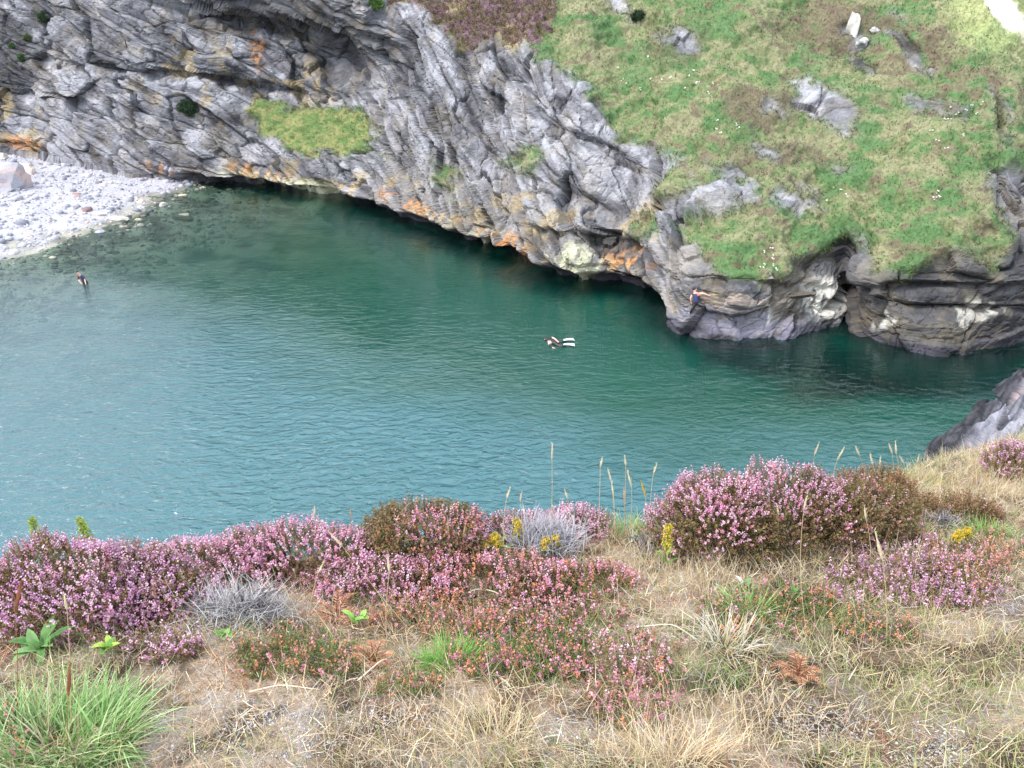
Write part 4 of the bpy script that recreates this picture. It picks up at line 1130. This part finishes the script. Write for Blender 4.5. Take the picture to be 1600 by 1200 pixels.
def spike_flower(u, v, hpx, label, yellow=1.0, col=lin(218, 186, 70), wide=1.0, cat='yellow flower', name='goldenrod', group='yellow flower spikes at the cliff edge'):
    """Leafy upright stem ending in a spike of small flowers; (u, v) its foot."""
    c = ground(u, v)[0]; m = float(mpp(c))
    H = hpx * m * 1.1
    root = tag(empty(name, c), label, cat, group)
    ln = rng.uniform(-.12, .12, 2)
    t = np.linspace(0, 1, 7)[:, None]
    path = np.concatenate([ln[0] * H * t ** 2, ln[1] * H * t ** 2, H * t], 1)
    s_ = tube(path, np.linspace(.004, .0018, 7), 5, lin(120, 136, 70))
    mesh('stem', *s_[:2], M_plant, s_[2], parent=root)
    for k in range(9):
        h = .08 + .5 * k / 9
        b = np.array([ln[0] * H * h * h, ln[1] * H * h * h, H * h])
        place_leaf(root, .055 * (1.2 - h) * wide * 1.2, .013, .9, pick([(lin(112, 148, 66), 1), (lin(150, 172, 84), 1)], 1)[0], k * 2.4, b, .1)
    n = int(150 * wide)
    h = .5 + .5 * rng.random(n) ** .8
    r = .024 * wide * (1.15 - h) + .008
    a = rng.uniform(0, 6.283, n)
    b = np.stack([ln[0] * H * h * h + r * np.cos(a) * rng.random(n), ln[1] * H * h * h + r * np.sin(a) * rng.random(n), H * h], -1)
    ax = np.stack([np.cos(a), np.sin(a), np.full(n, .8)], -1)
    fc = np.where(rng.random(n)[:, None] < yellow, col, lin(146, 160, 70)) * rng.uniform(.8, 1.15, (n, 1))
    f_ = sprigs(b, ax, np.full(n, .011), 5, .006, .007, np.broadcast_to(lin(140, 156, 66), (n, 3)), fc, np.full(n, .15), .8)
    o = mesh('flower_head', *f_[:2], M_plant, f_[2], parent=root); o['kind'] = 'stuff'
spike_flower(812, 862, 52, "yellow flower spike in front of the small dark pink bush, tallest of its group")
spike_flower(776, 872, 38, "widest yellow flower head right of the brown dome", wide=1.7)
spike_flower(756, 878, 34, "thin yellow spike squeezed against the brown dome's right foot", wide=.8)
spike_flower(738, 884, 20, "lowest tiny yellow flower at the brown dome's foot", wide=.7)
spike_flower(852, 874, 34, "yellow flower at the foot of the grey lichen-pale bush, left of a pair", wide=1.0)
spike_flower(869, 868, 36, "yellow flower at the foot of the grey lichen-pale bush, right of a pair", wide=.8)
spike_flower(1038, 890, 78, "long yellow-green flower spike against the left foot of the biggest hummock", .75, wide=1.1)
spike_flower(1488, 862, 36, "yellow flower on the right beneath the flat brown bush, left of a pair", wide=1.0)
spike_flower(1506, 852, 30, "yellow flower on the right beneath the flat brown bush, right of a pair", wide=1.0)
GY = 'yellow-green leafy shoots at the cliff edge'
YG = lin(178, 190, 84)
for (u, v, h, lab) in [(76, 895, 96, "pale yellow-green shoot breaking the skyline of the left purple heather"), (164, 905, 116, "tallest yellow-green shoot between the two left heather mounds"),
                       (140, 900, 88, "yellowish shoot just left of the tallest yellow-green one"), (258, 896, 40, "yellow-green shoot in front of the low pink mound"), (238, 930, 44, "yellow-green shoot left of the silver-grey twigs, nearer the purple heather"),
                       (290, 928, 54, "yellow-green shoot touching the silver-grey twigs"), (1385, 830, 50, "yellow-green shoot in the olive tail of the big hummock")]:
    spike_flower(u, v, h, lab, .35, YG, 1.1, 'leafy shoot', 'leafy_shoot', GY)

def fronds(u, v, rpx, n, label):
    c = ground(u, v)[0]; m = float(mpp(c))
    root = tag(empty('dead_fern', c), label, 'dead fern', 'rust-coloured dead ferns')
    for k in range(7):
        a = k * .9 + rng.uniform(-.3, .3); L = rpx * m * rng.uniform(.8, 1.2)
        t = np.linspace(.05, 1, 14)
        px = np.stack([np.cos(a) * L * t, np.sin(a) * L * t, .05 * np.sin(t * 2.6) + .01], -1)
        hd = np.concatenate([np.full(14, a + 1.0), np.full(14, a - 1.0)])
        ww = np.concatenate([1.1 - t, 1.1 - t])
        cl = pick([(lin(164, 114, 84), 3), (lin(136, 92, 68), 2), (lin(180, 138, 106), 2)], 28)
        b_ = blades(np.concatenate([px, px]), hd, np.full(28, 1.35), np.full(28, .3), .045 * ww, np.full(28, .007), cl, cl, 3)
        s_ = tube(px, np.linspace(.003, .001, 14), 4, lin(120, 72, 50))
        j = join(b_, s_)
        mesh('frond', *j[:2], M_leaf, j[2], parent=root)
fronds(525, 968, 46, 7, "rust-orange dead fern right of the silver-grey twigs")
fronds(585, 1040, 44, 7, "rust-brown dead fern beside the dark green heather clump")
fronds(1245, 1062, 40, 7, "reddish dead fern alone in the pale grass at lower right")
for (pts, rad, lab) in [([(715, 940), (745, 933), (775, 938), (800, 950)], .004, "pale bare curved stick arching over the rusty heather band"),
                        ([(560, 1070), (600, 1045), (628, 1040)], .0035, "grey curved dead stick beside the rust-brown fern"),
                        ([(868, 966), (900, 948), (935, 945)], .003, "thin bleached stick behind the salmon-pink heather band"),
                        ([(390, 1088), (440, 1086), (500, 1084)], .0028, "straight straw stem lying in front of the dark green clump"),
                        ([(1000, 985), (1050, 990), (1095, 1010)], .003, "grey dead stick in the straw right of the centre bell heather")]:
    P_ = np.concatenate([ground(u, v) for u, v in pts]) + np.array([0, 0, .02])
    if len(P_) > 2: P_[1:-1, 2] += .03
    tt_ = np.linspace(0, len(P_) - 1, 12); P_ = np.stack([np.interp(tt_, np.arange(len(P_)), P_[:, k]) for k in range(3)], -1)
    P_[1:-1] = (P_[:-2] + P_[1:-1] * 2 + P_[2:]) / 4
    s_ = tube(local(P_, P_[0]), np.linspace(rad, rad * .5, 12), 5, lin(196, 184, 164))
    o = mesh('dead_stick', *s_[:2], M_twig, s_[2], smooth=True); o.location = P_[0]
    tag(o, lab, 'stick', 'dead sticks on the near ground')

# ------------------------------------------------------------------ far vegetation
def cell_pts(cond, dens):
    """Random points on the far surface where cond (per grid vertex) holds, about dens per square metre."""
    a, b, c = B[:-1, :-1], B[1:, :-1], B[:-1, 1:]
    ar = np.linalg.norm(np.cross(b - a, c - a), axis=-1) * cond[:-1, :-1]
    vis = (UU[:-1, :-1] > -60) & (UU[:-1, :-1] < 1660) & (VV[:-1, :-1] > -30)
    ar = ar * vis
    n = int(ar.sum() * dens)
    k = rng.choice(ar.size, n, p=(ar / ar.sum()).ravel())
    i, j = np.unravel_index(k, ar.shape)
    r1, r2 = rng.random((2, n, 1))
    return a[i, j] + (b[i, j] - a[i, j]) * r1 + (c[i, j] - a[i, j]) * r2, i, j
ok = grass & ~HEATH & (sunlit_path < .4)
pp, i, j = cell_pts(ok.astype(float), 46)
n = len(pp)
tc = fbm(pp * 0.5 + 600, 3) + .9 * (fbm(pp * 2.1 + 610, 3) - .5)
cl = col[i, j] * rng.uniform(.86, 1.18, (n, 1))
cl = np.where(rng.random((n, 1)) < .08, lin(146, 128, 90), cl); cl = np.where(rng.random((n, 1)) < .05, lin(84, 106, 60), cl)
V, F_, cc = blades(pp - np.array([0, 0, .03]), rng.uniform(0, 6.283, n), rng.uniform(.1, 1.2, n), rng.uniform(0, 1.0, n), rng.uniform(.08, .26, n) * (0.6 + 0.8 * tc), rng.uniform(.03, .075, n), cl * .85, cl, 2)
edge = (Gs > .25) & (Gs < .8) & grass & ~HEATH                       # ragged fringe hanging over the rock
p2, i2, j2 = cell_pts(edge.astype(float), 60)
n2_ = len(p2)
c2 = pick([(lin(132, 130, 92), 3), (lin(100, 116, 70), 3), (lin(112, 100, 78), 2)], n2_)
bl2 = blades(p2, rng.normal(-1.6, .8, n2_), rng.uniform(.5, 1.6, n2_), rng.uniform(.2, 1.2, n2_), rng.uniform(.2, .5, n2_), rng.uniform(.03, .07, n2_), c2 * .85, c2, 2)
V, F_, cc = join((V, F_, cc), bl2)
tag(mesh('hillside_grass', V, F_, M_plant, cc), kind='stuff')
pp, i, j = cell_pts((HEATH & grass).astype(float), 26)
n = len(pp)
cl = pick([(lin(112, 98, 66), 4), (lin(132, 98, 116), 3), (lin(96, 92, 56), 3), (lin(150, 112, 130), 1)], n)
V, F_, cc = sprigs(pp, np.array([0, -.1, 1.]) + rng.normal(size=(n, 3)) * .4, rng.uniform(.2, .5, n), 7, .09, .16, cl, pick([(lin(140, 100, 122), 2), (lin(110, 98, 66), 3)], n), np.full(n, .6))
tag(mesh('hillside_heather', V, F_, M_plant, cc), kind='stuff')
# little white flowers
zz = [(1010, 120, 60, 30), (1000, 150, 50, 40), (1120, 190, 40, 30), (1075, 130, 20, 16), (1470, 195, 40, 16), (1510, 175, 30, 16), (1465, 310, 14, 6), (1205, 395, 16, 18), (1200, 420, 10, 8), (1480, 220, 50, 20), (1310, 310, 20, 12), (1100, 160, 60, 50)]
fl = []
for (u, v, ru, rv) in zz:
    for k in range(4):
        p_, nn_ = surf(u + rng.uniform(-ru, ru), v + rng.uniform(-rv, rv))
        fl.append(p_ + np.array([0, -.05, .16]))
fl = np.array(fl); n = len(fl)
V, F_, cc = sprigs(np.repeat(fl, 2, 0) + rng.normal(0, .06, (2 * n, 3)), np.array([0, -.3, 1.]) + rng.normal(size=(2 * n, 3)) * .2, np.full(2 * n, .05), 6, .06, .07, np.broadcast_to(lin(230, 230, 214), (2 * n, 3)), np.broadcast_to(lin(238, 238, 226), (2 * n, 3)), np.zeros(2 * n), 1.2)
tag(mesh('wildflowers', V, F_, M_plant, cc), kind='stuff')

def shrub(u, v, r, label, pal):
    p_, nn_ = surf(u, v)
    root = tag(empty('shrub', p_), label, 'shrub', 'shrubs on the cliff and slope')
    n = int(900 * r * r) + 140
    d = rng.normal(size=(n, 3)); d /= np.linalg.norm(d, axis=1, keepdims=True)
    q = d * rng.uniform(.45, 1.0, (n, 1)) * np.array([r, r * .8, r * .75]) * (.7 + .6 * fbm(d * 2.2 + u, 2))[:, None] + np.array([0, -.25 * r, .3 * r])
    s_ = sprigs(q, d + np.array([0, 0, .5]), np.full(n, .12), 7, .06, .10, pick(pal, n), pick(pal, n), np.full(n, .5))
    o = mesh('foliage', *s_[:2], M_leaf, s_[2], parent=root); o['kind'] = 'stuff'
    t = np.linspace(0, 1, 4)[:, None]
    br = join(*[tube(np.array([0, .1, -.2]) + (e_ - np.array([0, .1, -.2])) * t, np.linspace(.035, .012, 4), 5, DKBROWN) for e_ in q[:9]])
    o = mesh('branches', *br[:2], M_twig, br[2], parent=root); o['kind'] = 'stuff'
DG = [(lin(40, 62, 36), 4), (lin(58, 84, 46), 3), (lin(34, 50, 32), 2)]
shrub(290, 172, .95, "round dark green bush alone on the grey cliff face left of the grassy ledge", DG)
shrub(62, 30, .62, "dark green bush high on the cliff, nearest the top left corner", DG)
shrub(40, 62, .4, "olive tuft on the cliff just below the topmost bush", [(lin(92, 98, 62), 1), (lin(70, 88, 50), 1)])
shrub(16, 74, .34, "green tuft by the left edge on the dark slab", [(lin(76, 100, 56), 1), (lin(60, 86, 48), 1)])
shrub(36, 92, .34, "lowest small green tuft on the dark slab", [(lin(76, 106, 56), 1), (lin(60, 86, 48), 1)])
shrub(996, 28, .5, "dark green bush on the grass slope beside the topmost grey outcrop", DG)
shrub(586, 10, .7, "bright green bush at the top of the dark overhang", [(lin(120, 150, 70), 2), (lin(90, 120, 58), 2)])

# ------------------------------------------------------------------ stones
def ico(sub=2):
    import bmesh
    bm = bmesh.new(); bmesh.ops.create_icosphere(bm, subdivisions=sub, radius=1)
    V = np.array([v.co[:] for v in bm.verts]); F_ = np.array([[v.index for v in f.verts] for f in bm.faces]); bm.free()
    return V, F_
IV, IF = ico(3)
IV1, IF1 = ico(1)
def boulder(p, size, label, c0, c1, seed, rotz=0.0, cat='boulder', group='boulders on the beach', name='boulder', cut=.25):
    V = IV.copy()
    r_ = np.random.default_rng(seed)
    for k in range(9):                                   # broken faces
        nn = r_.normal(size=3); nn /= np.linalg.norm(nn)
        h = r_.uniform(.5, .85)
        dd = V @ nn - h
        V -= np.maximum(dd, 0)[:, None] * nn * .92
    V *= (1 + .5 * (fbm(V * 1.4 + seed, 3) - .5) + .22 * (fbm(V * 4 + seed, 3) - .5))[:, None]
    cc = mixc(np.broadcast_to(c0, V.shape), c1, ss(.4, .62, fbm(V * np.array([1.2, 1.2, 3]) + seed + 5, 4)))
    V = V * np.asarray(size)
    o = mesh(name, V, [IF], M_stone, cc, smooth=False)
    o.location = Vector(p) + Vector((0, 0, size[2] * cut)); o.rotation_euler.z = rotz
    return tag(o, label, cat, group)
def onbeach(u, v, dz=0.0):
    p = at_z(u, v, 0)
    rx, rz = ray(u, v)
    y = float(p[1])
    for _ in range(40):
        g = CAM_H + rz * y - float(seabed_z(np.array([rx * y]), np.array([y]))[0])
        y += float(np.clip(g * 1.5, -3, 3))
    return np.array([float(rx) * y, y, CAM_H + float(rz) * y])
PG, DGY, PK, RD, CRM = lin(160, 158, 166), lin(104, 102, 110), lin(184, 160, 154), lin(148, 96, 84), lin(206, 196, 172)
for (u, v, sz, lab, c0, c1, rz_) in [
    (12, 294, (2.9, 1.9, 1.6), "largest grey boulder with orange foot on the white pebble beach", PG, PK, .2),
    (30, 270, (1.7, 1.1, .8), "flat pinkish slab leaning behind the largest beach boulder", PK, CRM, -.3),
    (2, 248, (1.0, .8, .5), "cream boulder at the top of the beach under the rusty cliff foot", CRM, PG, .6),
    (120, 307, (.42, .36, .3), "upper of two red-brown stones in the middle of the beach", RD, PK, .4),
    (136, 329, (.46, .36, .3), "lower of two red-brown stones, beside the cream slab", RD, DGY, 1.2),
    (151, 337, (.85, .36, .25), "cream slab right of the lower red-brown stone", CRM, PG, .1),
    (184, 343, (1.2, .34, .24), "long pale slab at the water's edge of the beach", CRM, PG, -.12),
    (216, 346, (.4, .3, .22), "tan stone where the long pale slab meets the water", lin(150, 136, 104), CRM, 0),
    (155, 364, (.5, .3, .2), "blue-grey stone half in the water in front of the slabs", lin(132, 138, 164), PG, .5),
    (285, 341, (1.15, .6, .42), "olive-grey rock standing half drowned off the tip of the beach", lin(120, 120, 104), lin(88, 88, 80), -.1),
    (255, 322, (.42, .3, .26), "cream stone at the tip of the beach", CRM, PG, .9),
    (285, 308, (.5, .3, .26), "tan and cream stone in the shallows at the cliff end of the beach", lin(160, 140, 116), CRM, .2),
    (185, 326, (.3, .26, .2), "dark grey stone above the long pale slab", DGY, PG, .2),
    (205, 312, (.26, .22, .18), "small dark stone in the white pebbles toward the beach tip", DGY, PG, .7),
    (236, 330, (.3, .22, .2), "dark stone on the waterline near the beach tip", DGY, lin(90, 90, 92), .7)]:
    boulder(onbeach(u, v), sz, lab, c0, c1, int(u * 7 + v), rz_)
p_, nn_ = surf(1332, 48)
boulder(p_ + np.array([0, -.2, .1]), (.62, .5, 1.15), "white quartz rock standing on the upper grass slope", lin(214, 208, 200), lin(170, 164, 156), 77, .3, 'rock', 'pale rocks on the slope', 'quartz_rock')
p_, nn_ = surf(1345, 72)
boulder(p_ + np.array([0, -.1, 0]), (.5, .5, .5), "grey-white rock just below the white quartz rock", lin(176, 172, 168), lin(110, 108, 108), 78, 1.3, 'rock', 'pale rocks on the slope', 'quartz_rock')
p_, nn_ = surf(1366, 50)
boulder(p_, (.42, .4, .35), "small pale rock right of the white quartz rock", lin(186, 180, 176), lin(130, 126, 124), 79, 1.9, 'rock', 'pale rocks on the slope', 'quartz_rock')

# pebbles of the beach and the shallows
n = 30000
bx, by = rng.uniform(-88, -20, n), rng.uniform(40, 90, n)
bz = seabed_z(bx, by)
pu, pv = project(np.stack([bx, by, bz], -1))
ok = (pu > -330) & (pu < 420) & (bz > -1.1) & (bz < 3.2)
bx, by, bz = bx[ok], by[ok], bz[ok]; n = len(bx)
sz = rng.uniform(.05, .12, n) * (1 + 3.5 * rng.random(n) ** 7)
dryp = bz > .03
cl = np.where(dryp[:, None], pick([(lin(164, 160, 168), 5), (lin(180, 176, 181), 4), (lin(140, 138, 146), 2), (lin(120, 118, 128), 1), (lin(196, 174, 164), 1)], n), pick([(lin(120, 118, 108), 4), (lin(84, 84, 80), 3), (lin(150, 144, 130), 2)], n))
V = IV1[None] * (sz[:, None, None] * np.array([1, .8, .5])) * (1 + rng.normal(0, .12, (n, len(IV1), 1)))
an = rng.uniform(0, 6.283, n); ca, sa = np.cos(an), np.sin(an)
V = np.stack([V[..., 0] * ca[:, None] - V[..., 1] * sa[:, None], V[..., 0] * sa[:, None] + V[..., 1] * ca[:, None], V[..., 2]], -1)
V = V + np.stack([bx, by, bz + sz * .12], -1)[:, None]
# 8-sided pebbles: half the icosphere (the buried half is left off)
tri = IF1[[(IV1[f][:, 2].mean() > -.2) for f in IF1]]
F_ = (np.arange(n)[:, None, None] * len(IV1) + tri[None]).reshape(-1, 3)
NP_MAX = 10500
kk = min(n, NP_MAX)
V = V[:kk]; F_ = F_[:kk * len(tri)]
tag(mesh('pebbles', V.reshape(-1, 3), [F_], M_stone, np.repeat(cl[:kk], len(IV1), 0), smooth=True), kind='stuff')

# ------------------------------------------------------------------ people
def flat_mat(name, rgb, rough=.6):
    m, n, l, out = nt(name)
    p = n.new('ShaderNodeBsdfPrincipled'); p.inputs['Roughness'].default_value = rough
    no = n.new('ShaderNodeTexNoise'); no.inputs['Scale'].default_value = 14
    mxx = n.new('ShaderNodeMixRGB'); mxx.inputs['Color1'].default_value = (*(np.array(rgb) * .8), 1); mxx.inputs['Color2'].default_value = (*np.minimum(np.array(rgb) * 1.15, 1), 1)
    l.new(no.outputs['Fac'], mxx.inputs['Fac']); l.new(mxx.outputs['Color'], p.inputs['Base Color']); l.new(p.outputs['BSDF'], out.inputs['Surface'])
    return m
M_skin, M_black, M_navy, M_white, M_hair, M_orange, M_blue, M_wine = [flat_mat(*a) for a in (
    ('skin', lin(224, 170, 150)), ('black_neoprene', lin(30, 31, 36), .45), ('navy_cloth', lin(60, 62, 96)), ('white_rubber', lin(226, 230, 226), .4), ('dark_hair', lin(38, 30, 28)),
    ('orange_cloth', lin(222, 120, 96)), ('blue_cloth', lin(46, 48, 92)), ('wine_cloth', lin(96, 48, 62)))]

def person(label, J, mats, bonemat, face, hair=M_hair, head_r=.105):
    """One continuous body grown round a skeleton. J: joints in world space; bonemat: material index for each bone; face: direction the face looks."""
    J = {k: np.asarray(v, float) for k, v in J.items()}
    R_ = dict(pelvis=.14, belly=.125, chest=.155, neck=.06, head=head_r, crown=head_r * .72, shL=.07, shR=.07, elL=.046, elR=.046, wrL=.031, wrR=.031, paL=.034, paR=.034, hiL=.095, hiR=.095, knL=.06, knR=.06, anL=.042, anR=.042, toL=.036, toR=.036)
    bones = [('pelvis', 'belly'), ('belly', 'chest'), ('chest', 'neck'), ('neck', 'head'), ('head', 'crown')]
    for s in 'LR':
        bones += [('chest', 'sh' + s), ('sh' + s, 'el' + s), ('el' + s, 'wr' + s), ('wr' + s, 'pa' + s), ('pelvis', 'hi' + s), ('hi' + s, 'kn' + s), ('kn' + s, 'an' + s), ('an' + s, 'to' + s)]
        w, e_ = J['wr' + s], J['el' + s]
        d = (w - e_) / np.linalg.norm(w - e_)
        _, sx_, bx_ = frames(d)
        J['pa' + s] = w + d * .07
        for q, (ang, ln) in enumerate([(-.45, .07), (-.16, .085), (.12, .08), (.4, .065), (-1.1, .055)]):
            k1, k2 = f'f{q}a{s}', f'f{q}b{s}'
            src = J['pa' + s] if q < 4 else w + d * .02
            dd = d * math.cos(ang) + sx_ * math.sin(ang)
            J[k1] = src + dd * ln * .55; J[k2] = J[k1] + (dd + bx_ * .35) * ln * .5
            R_[k1], R_[k2] = .010, .008
            bones += [(('pa' if q < 4 else 'wr') + s, k1), (k1, k2)]
    names = list(J); ix = {k: i for i, k in enumerate(names)}
    o0 = J['pelvis'].copy()
    me = bpy.data.meshes.new('body')
    me.from_pydata([tuple(J[k] - o0) for k in names], [(ix[a], ix[b]) for a, b in bones], [])
    tmp = bpy.data.objects.new('person', me); C.objects.link(tmp)
    sk = tmp.modifiers.new('skin', 'SKIN'); sk.use_smooth_shade = True; sk.branch_smoothing = .5
    for i, k in enumerate(names):
        me.skin_vertices[0].data[i].radius = (R_[k] * 1.18, R_[k] * 1.18); me.skin_vertices[0].data[i].use_root = (k == 'pelvis')
    sb = tmp.modifiers.new('sub', 'SUBSURF'); sb.levels = 2; sb.render_levels = 2
    dg = bpy.context.evaluated_depsgraph_get()
    me2 = bpy.data.meshes.new_from_object(tmp.evaluated_get(dg))
    tmp.modifiers.clear(); tmp.data = me2
    me2.materials.clear()
    for m_ in mats: me2.materials.append(m_)
    cen = np.array([p.center[:] for p in me2.polygons]) + o0
    best = np.full(len(cen), 1e9); idx = np.zeros(len(cen), int)
    for a, b in bones:
        A_, B_ = J[a], J[b]; d = B_ - A_
        t = np.clip(((cen - A_) @ d) / (d @ d + 1e-9), 0, 1)
        q = np.linalg.norm(cen - A_ - t[:, None] * d, axis=1) - R_[b] * .8
        key = next((x for x in (b, b[:2], b[:1]) if x in bonemat), None)
        mi = bonemat.get(key, 0)
        up = q < best
        best = np.where(up, q, best); idx = np.where(up, mi, idx)
    me2.polygons.foreach_set('material_index', idx.astype(np.int32)); me2.polygons.foreach_set('use_smooth', np.ones(len(idx), bool)); me2.update()
    tmp.location = o0
    tag(tmp, label, 'person')
    # face and hair
    up_ = J['crown'] - J['neck']; up_ /= np.linalg.norm(up_)
    fw = np.asarray(face, float); fw = fw - up_ * (fw @ up_); fw /= np.linalg.norm(fw)
    sd2 = np.cross(fw, up_)
    hc = J['head'] - o0
    def blob(nm, c, r, mat, squash=(1, 1, 1), keep=None):
        V = IV * r
        V = V[:, :1] * sd2 * squash[0] + V[:, 1:2] * fw * squash[1] + V[:, 2:] * up_ * squash[2] + c
        mesh(nm, V, [IF], mat, None, smooth=True, parent=tmp)
    for s in (-1, 1):
        blob('eye', hc + fw * head_r * .9 + sd2 * s * .035 + up_ * .01, .013, M_hair)
        blob('ear', hc + sd2 * s * head_r * .98, .024, M_skin, (.5, .8, 1.3))
    blob('nose', hc + fw * head_r * 1.02 - up_ * .02, .018, M_skin, (.8, 1, 1.3))
    blob('mouth', hc + fw * head_r * .93 - up_ * .062, .016, M_wine, (1.6, .5, .5))
    blob('hair', hc + up_ * head_r * .42 - fw * head_r * .28, head_r * 1.04, hair, (1.0, 1.0, .92))
    return tmp, sd2, fw, up_

# scrambling on the rock: feet on the ledge, one arm reaching to the right
# the general lie of the rock under the climber, brought just proud of its bumps
gu_, gv_ = np.meshgrid(np.linspace(1074, 1112, 9), np.linspace(448, 498, 11))
gy_ = np.array([surf(a, b)[0][1] for a, b in zip(gu_.ravel(), gv_.ravel())])
Ac = np.stack([np.ones(gy_.size), gu_.ravel() - 1090, gv_.ravel() - 474], 1)
kf = np.linalg.lstsq(Ac, gy_, rcond=None)[0]
off = np.percentile(gy_ - Ac @ kf, 6)
yy = lambda u, v, c: at_y(u, v, kf[0] + kf[1] * (u - 1090) + kf[2] * (v - 474) + off - c)
CL = dict(anL=yy(1077.5, 494, .08), toL=yy(1075.5, 497, .12), anR=yy(1104, 487.5, .08), toR=yy(1107, 489, .10),
          pelvis=yy(1089, 474, .2), hiL=yy(1086, 475.5, .2), hiR=yy(1092, 475.5, .2), knL=yy(1080.5, 484.5, .3), knR=yy(1101, 478, .3),
          belly=yy(1088, 469, .2), chest=yy(1087, 462, .2), neck=yy(1086, 456.5, .2), head=yy(1085.5, 452, .2), crown=yy(1085.3, 449.6, .2),
          shL=yy(1082, 459.5, .22), shR=yy(1092, 459, .2), elL=yy(1079, 466, .26), elR=yy(1099, 458.5, .16), wrL=yy(1080, 472.5, .18), wrR=yy(1106, 461, .09))
person("climber in black wetsuit trousers and blue-orange top on the rock ledge", CL, [M_black, M_skin, M_blue, M_orange],
       dict(neck=1, head=1, crown=1, el=1, wr=1, pa=1, f=1, belly=0, chest=2, shL=0, shR=3, pelvis=0), (.8, .5, .1))
# snorkeller floating face down
zz_ = lambda u, v, z: at_z(u, v, 0) + np.array([0, 0, z])
SN = dict(pelvis=zz_(869, 538, .02), hiL=zz_(870, 535.5, .02), hiR=zz_(870, 540.5, .02), belly=zz_(865, 536.5, .04), chest=zz_(859.5, 534, .05), neck=zz_(855.5, 532, .03), head=zz_(852.6, 531, .03), crown=zz_(850.8, 530.4, .02),
          shL=zz_(861, 529, .05), shR=zz_(858.5, 539, .05), elL=zz_(866.5, 531.5, .09), elR=zz_(862, 543.5, .02), wrL=zz_(871, 536, .10), wrR=zz_(867, 544, -.02),
          knL=zz_(876, 534.5, .0), knR=zz_(876.5, 541, .0), anL=zz_(882, 534, .05), anR=zz_(882, 541, .05), toL=zz_(885.5, 533.6, .06), toR=zz_(885.5, 541, .06))
sn, _, _, _ = person("snorkeller with white fins floating face down in the green water", SN, [M_black, M_skin, M_wine],
       dict(neck=1, head=0, crown=0, elL=1, elR=0, wr=1, pa=1, f=1, shL=0, shR=1, kn=2, an=0, to=0), (-.2, -.1, -1))
for s in 'LR':
    a, b = SN['an' + s], SN['to' + s]
    d = b - a; d[2] = 0; d /= np.linalg.norm(d); sdv = np.cross(d, [0, 0, 1.])
    st = a + np.array([0, 0, .05]) - d * .05
    L_ = [0, .12, .3, .5, .62]; Wd = [.06, .075, .10, .125, .135]; Zz = [.0, .02, .02, .0, -.03]
    top_v = [[st + d * l + sdv * w_ * q + np.array([0, 0, z + h]) for q in (-1, 0, 1)] for l, w_, z in zip(L_, Wd, Zz) for h in (.018,)]
    tv = np.array(top_v).reshape(-1, 3); bv = tv - np.array([0, 0, .03])
    tv[13] += d * -.04; bv[13] += d * -.04
    g_ = grid_faces(5, 3)
    edge = [0, 1, 2, 5, 8, 11, 14, 13, 12, 9, 6, 3]
    sideF = np.array([[edge[k], edge[(k + 1) % 12], edge[(k + 1) % 12] + 15, edge[k] + 15] for k in range(12)])
    V = np.concatenate([tv, bv]) - np.array(sn.location)
    o = mesh('fin', V, [g_, g_[:, ::-1] + 15, sideF], M_white, None, smooth=False, parent=sn)
# wading up to the waist
W0 = at_z(131, 441, 0)
wp = lambda dx, dy, z: W0 + np.array([dx, dy, z])
WA = dict(pelvis=wp(.12, 0, -.06), belly=wp(.06, -.04, .16), chest=wp(-.02, -.1, .40), neck=wp(-.1, -.16, .60), head=wp(-.15, -.2, .73), crown=wp(-.17, -.22, .81), shL=wp(-.2, -.06, .50), shR=wp(.14, -.16, .52),
          elL=wp(-.2, -.22, .26), elR=wp(.26, -.28, .32), wrL=wp(.0, -.40, .12), wrR=wp(.34, -.44, .14), hiL=wp(.02, 0, -.12), hiR=wp(.22, 0, -.12), knL=wp(.0, -.05, -.5), knR=wp(.24, -.05, -.5),
          anL=wp(-.02, .0, -.88), anR=wp(.25, 0, -.88), toL=wp(-.03, -.15, -.9), toR=wp(.27, -.15, -.9))
person("wader in a dark wetsuit leaning forward waist-deep off the pebble beach", WA, [M_black, M_skin, M_navy], dict(neck=1, head=1, crown=1, el=0, wr=1, pa=1, f=1, chest=2, sh=2), (.3, -.9, -.3))


print('TRIS', sum(sum(len(p.vertices) - 2 for p in o.data.polygons) for o in SC.objects if o.type == 'MESH') if False else sum(len(o.data.loops) - 2 * len(o.data.polygons) for o in SC.objects if o.type == 'MESH'))
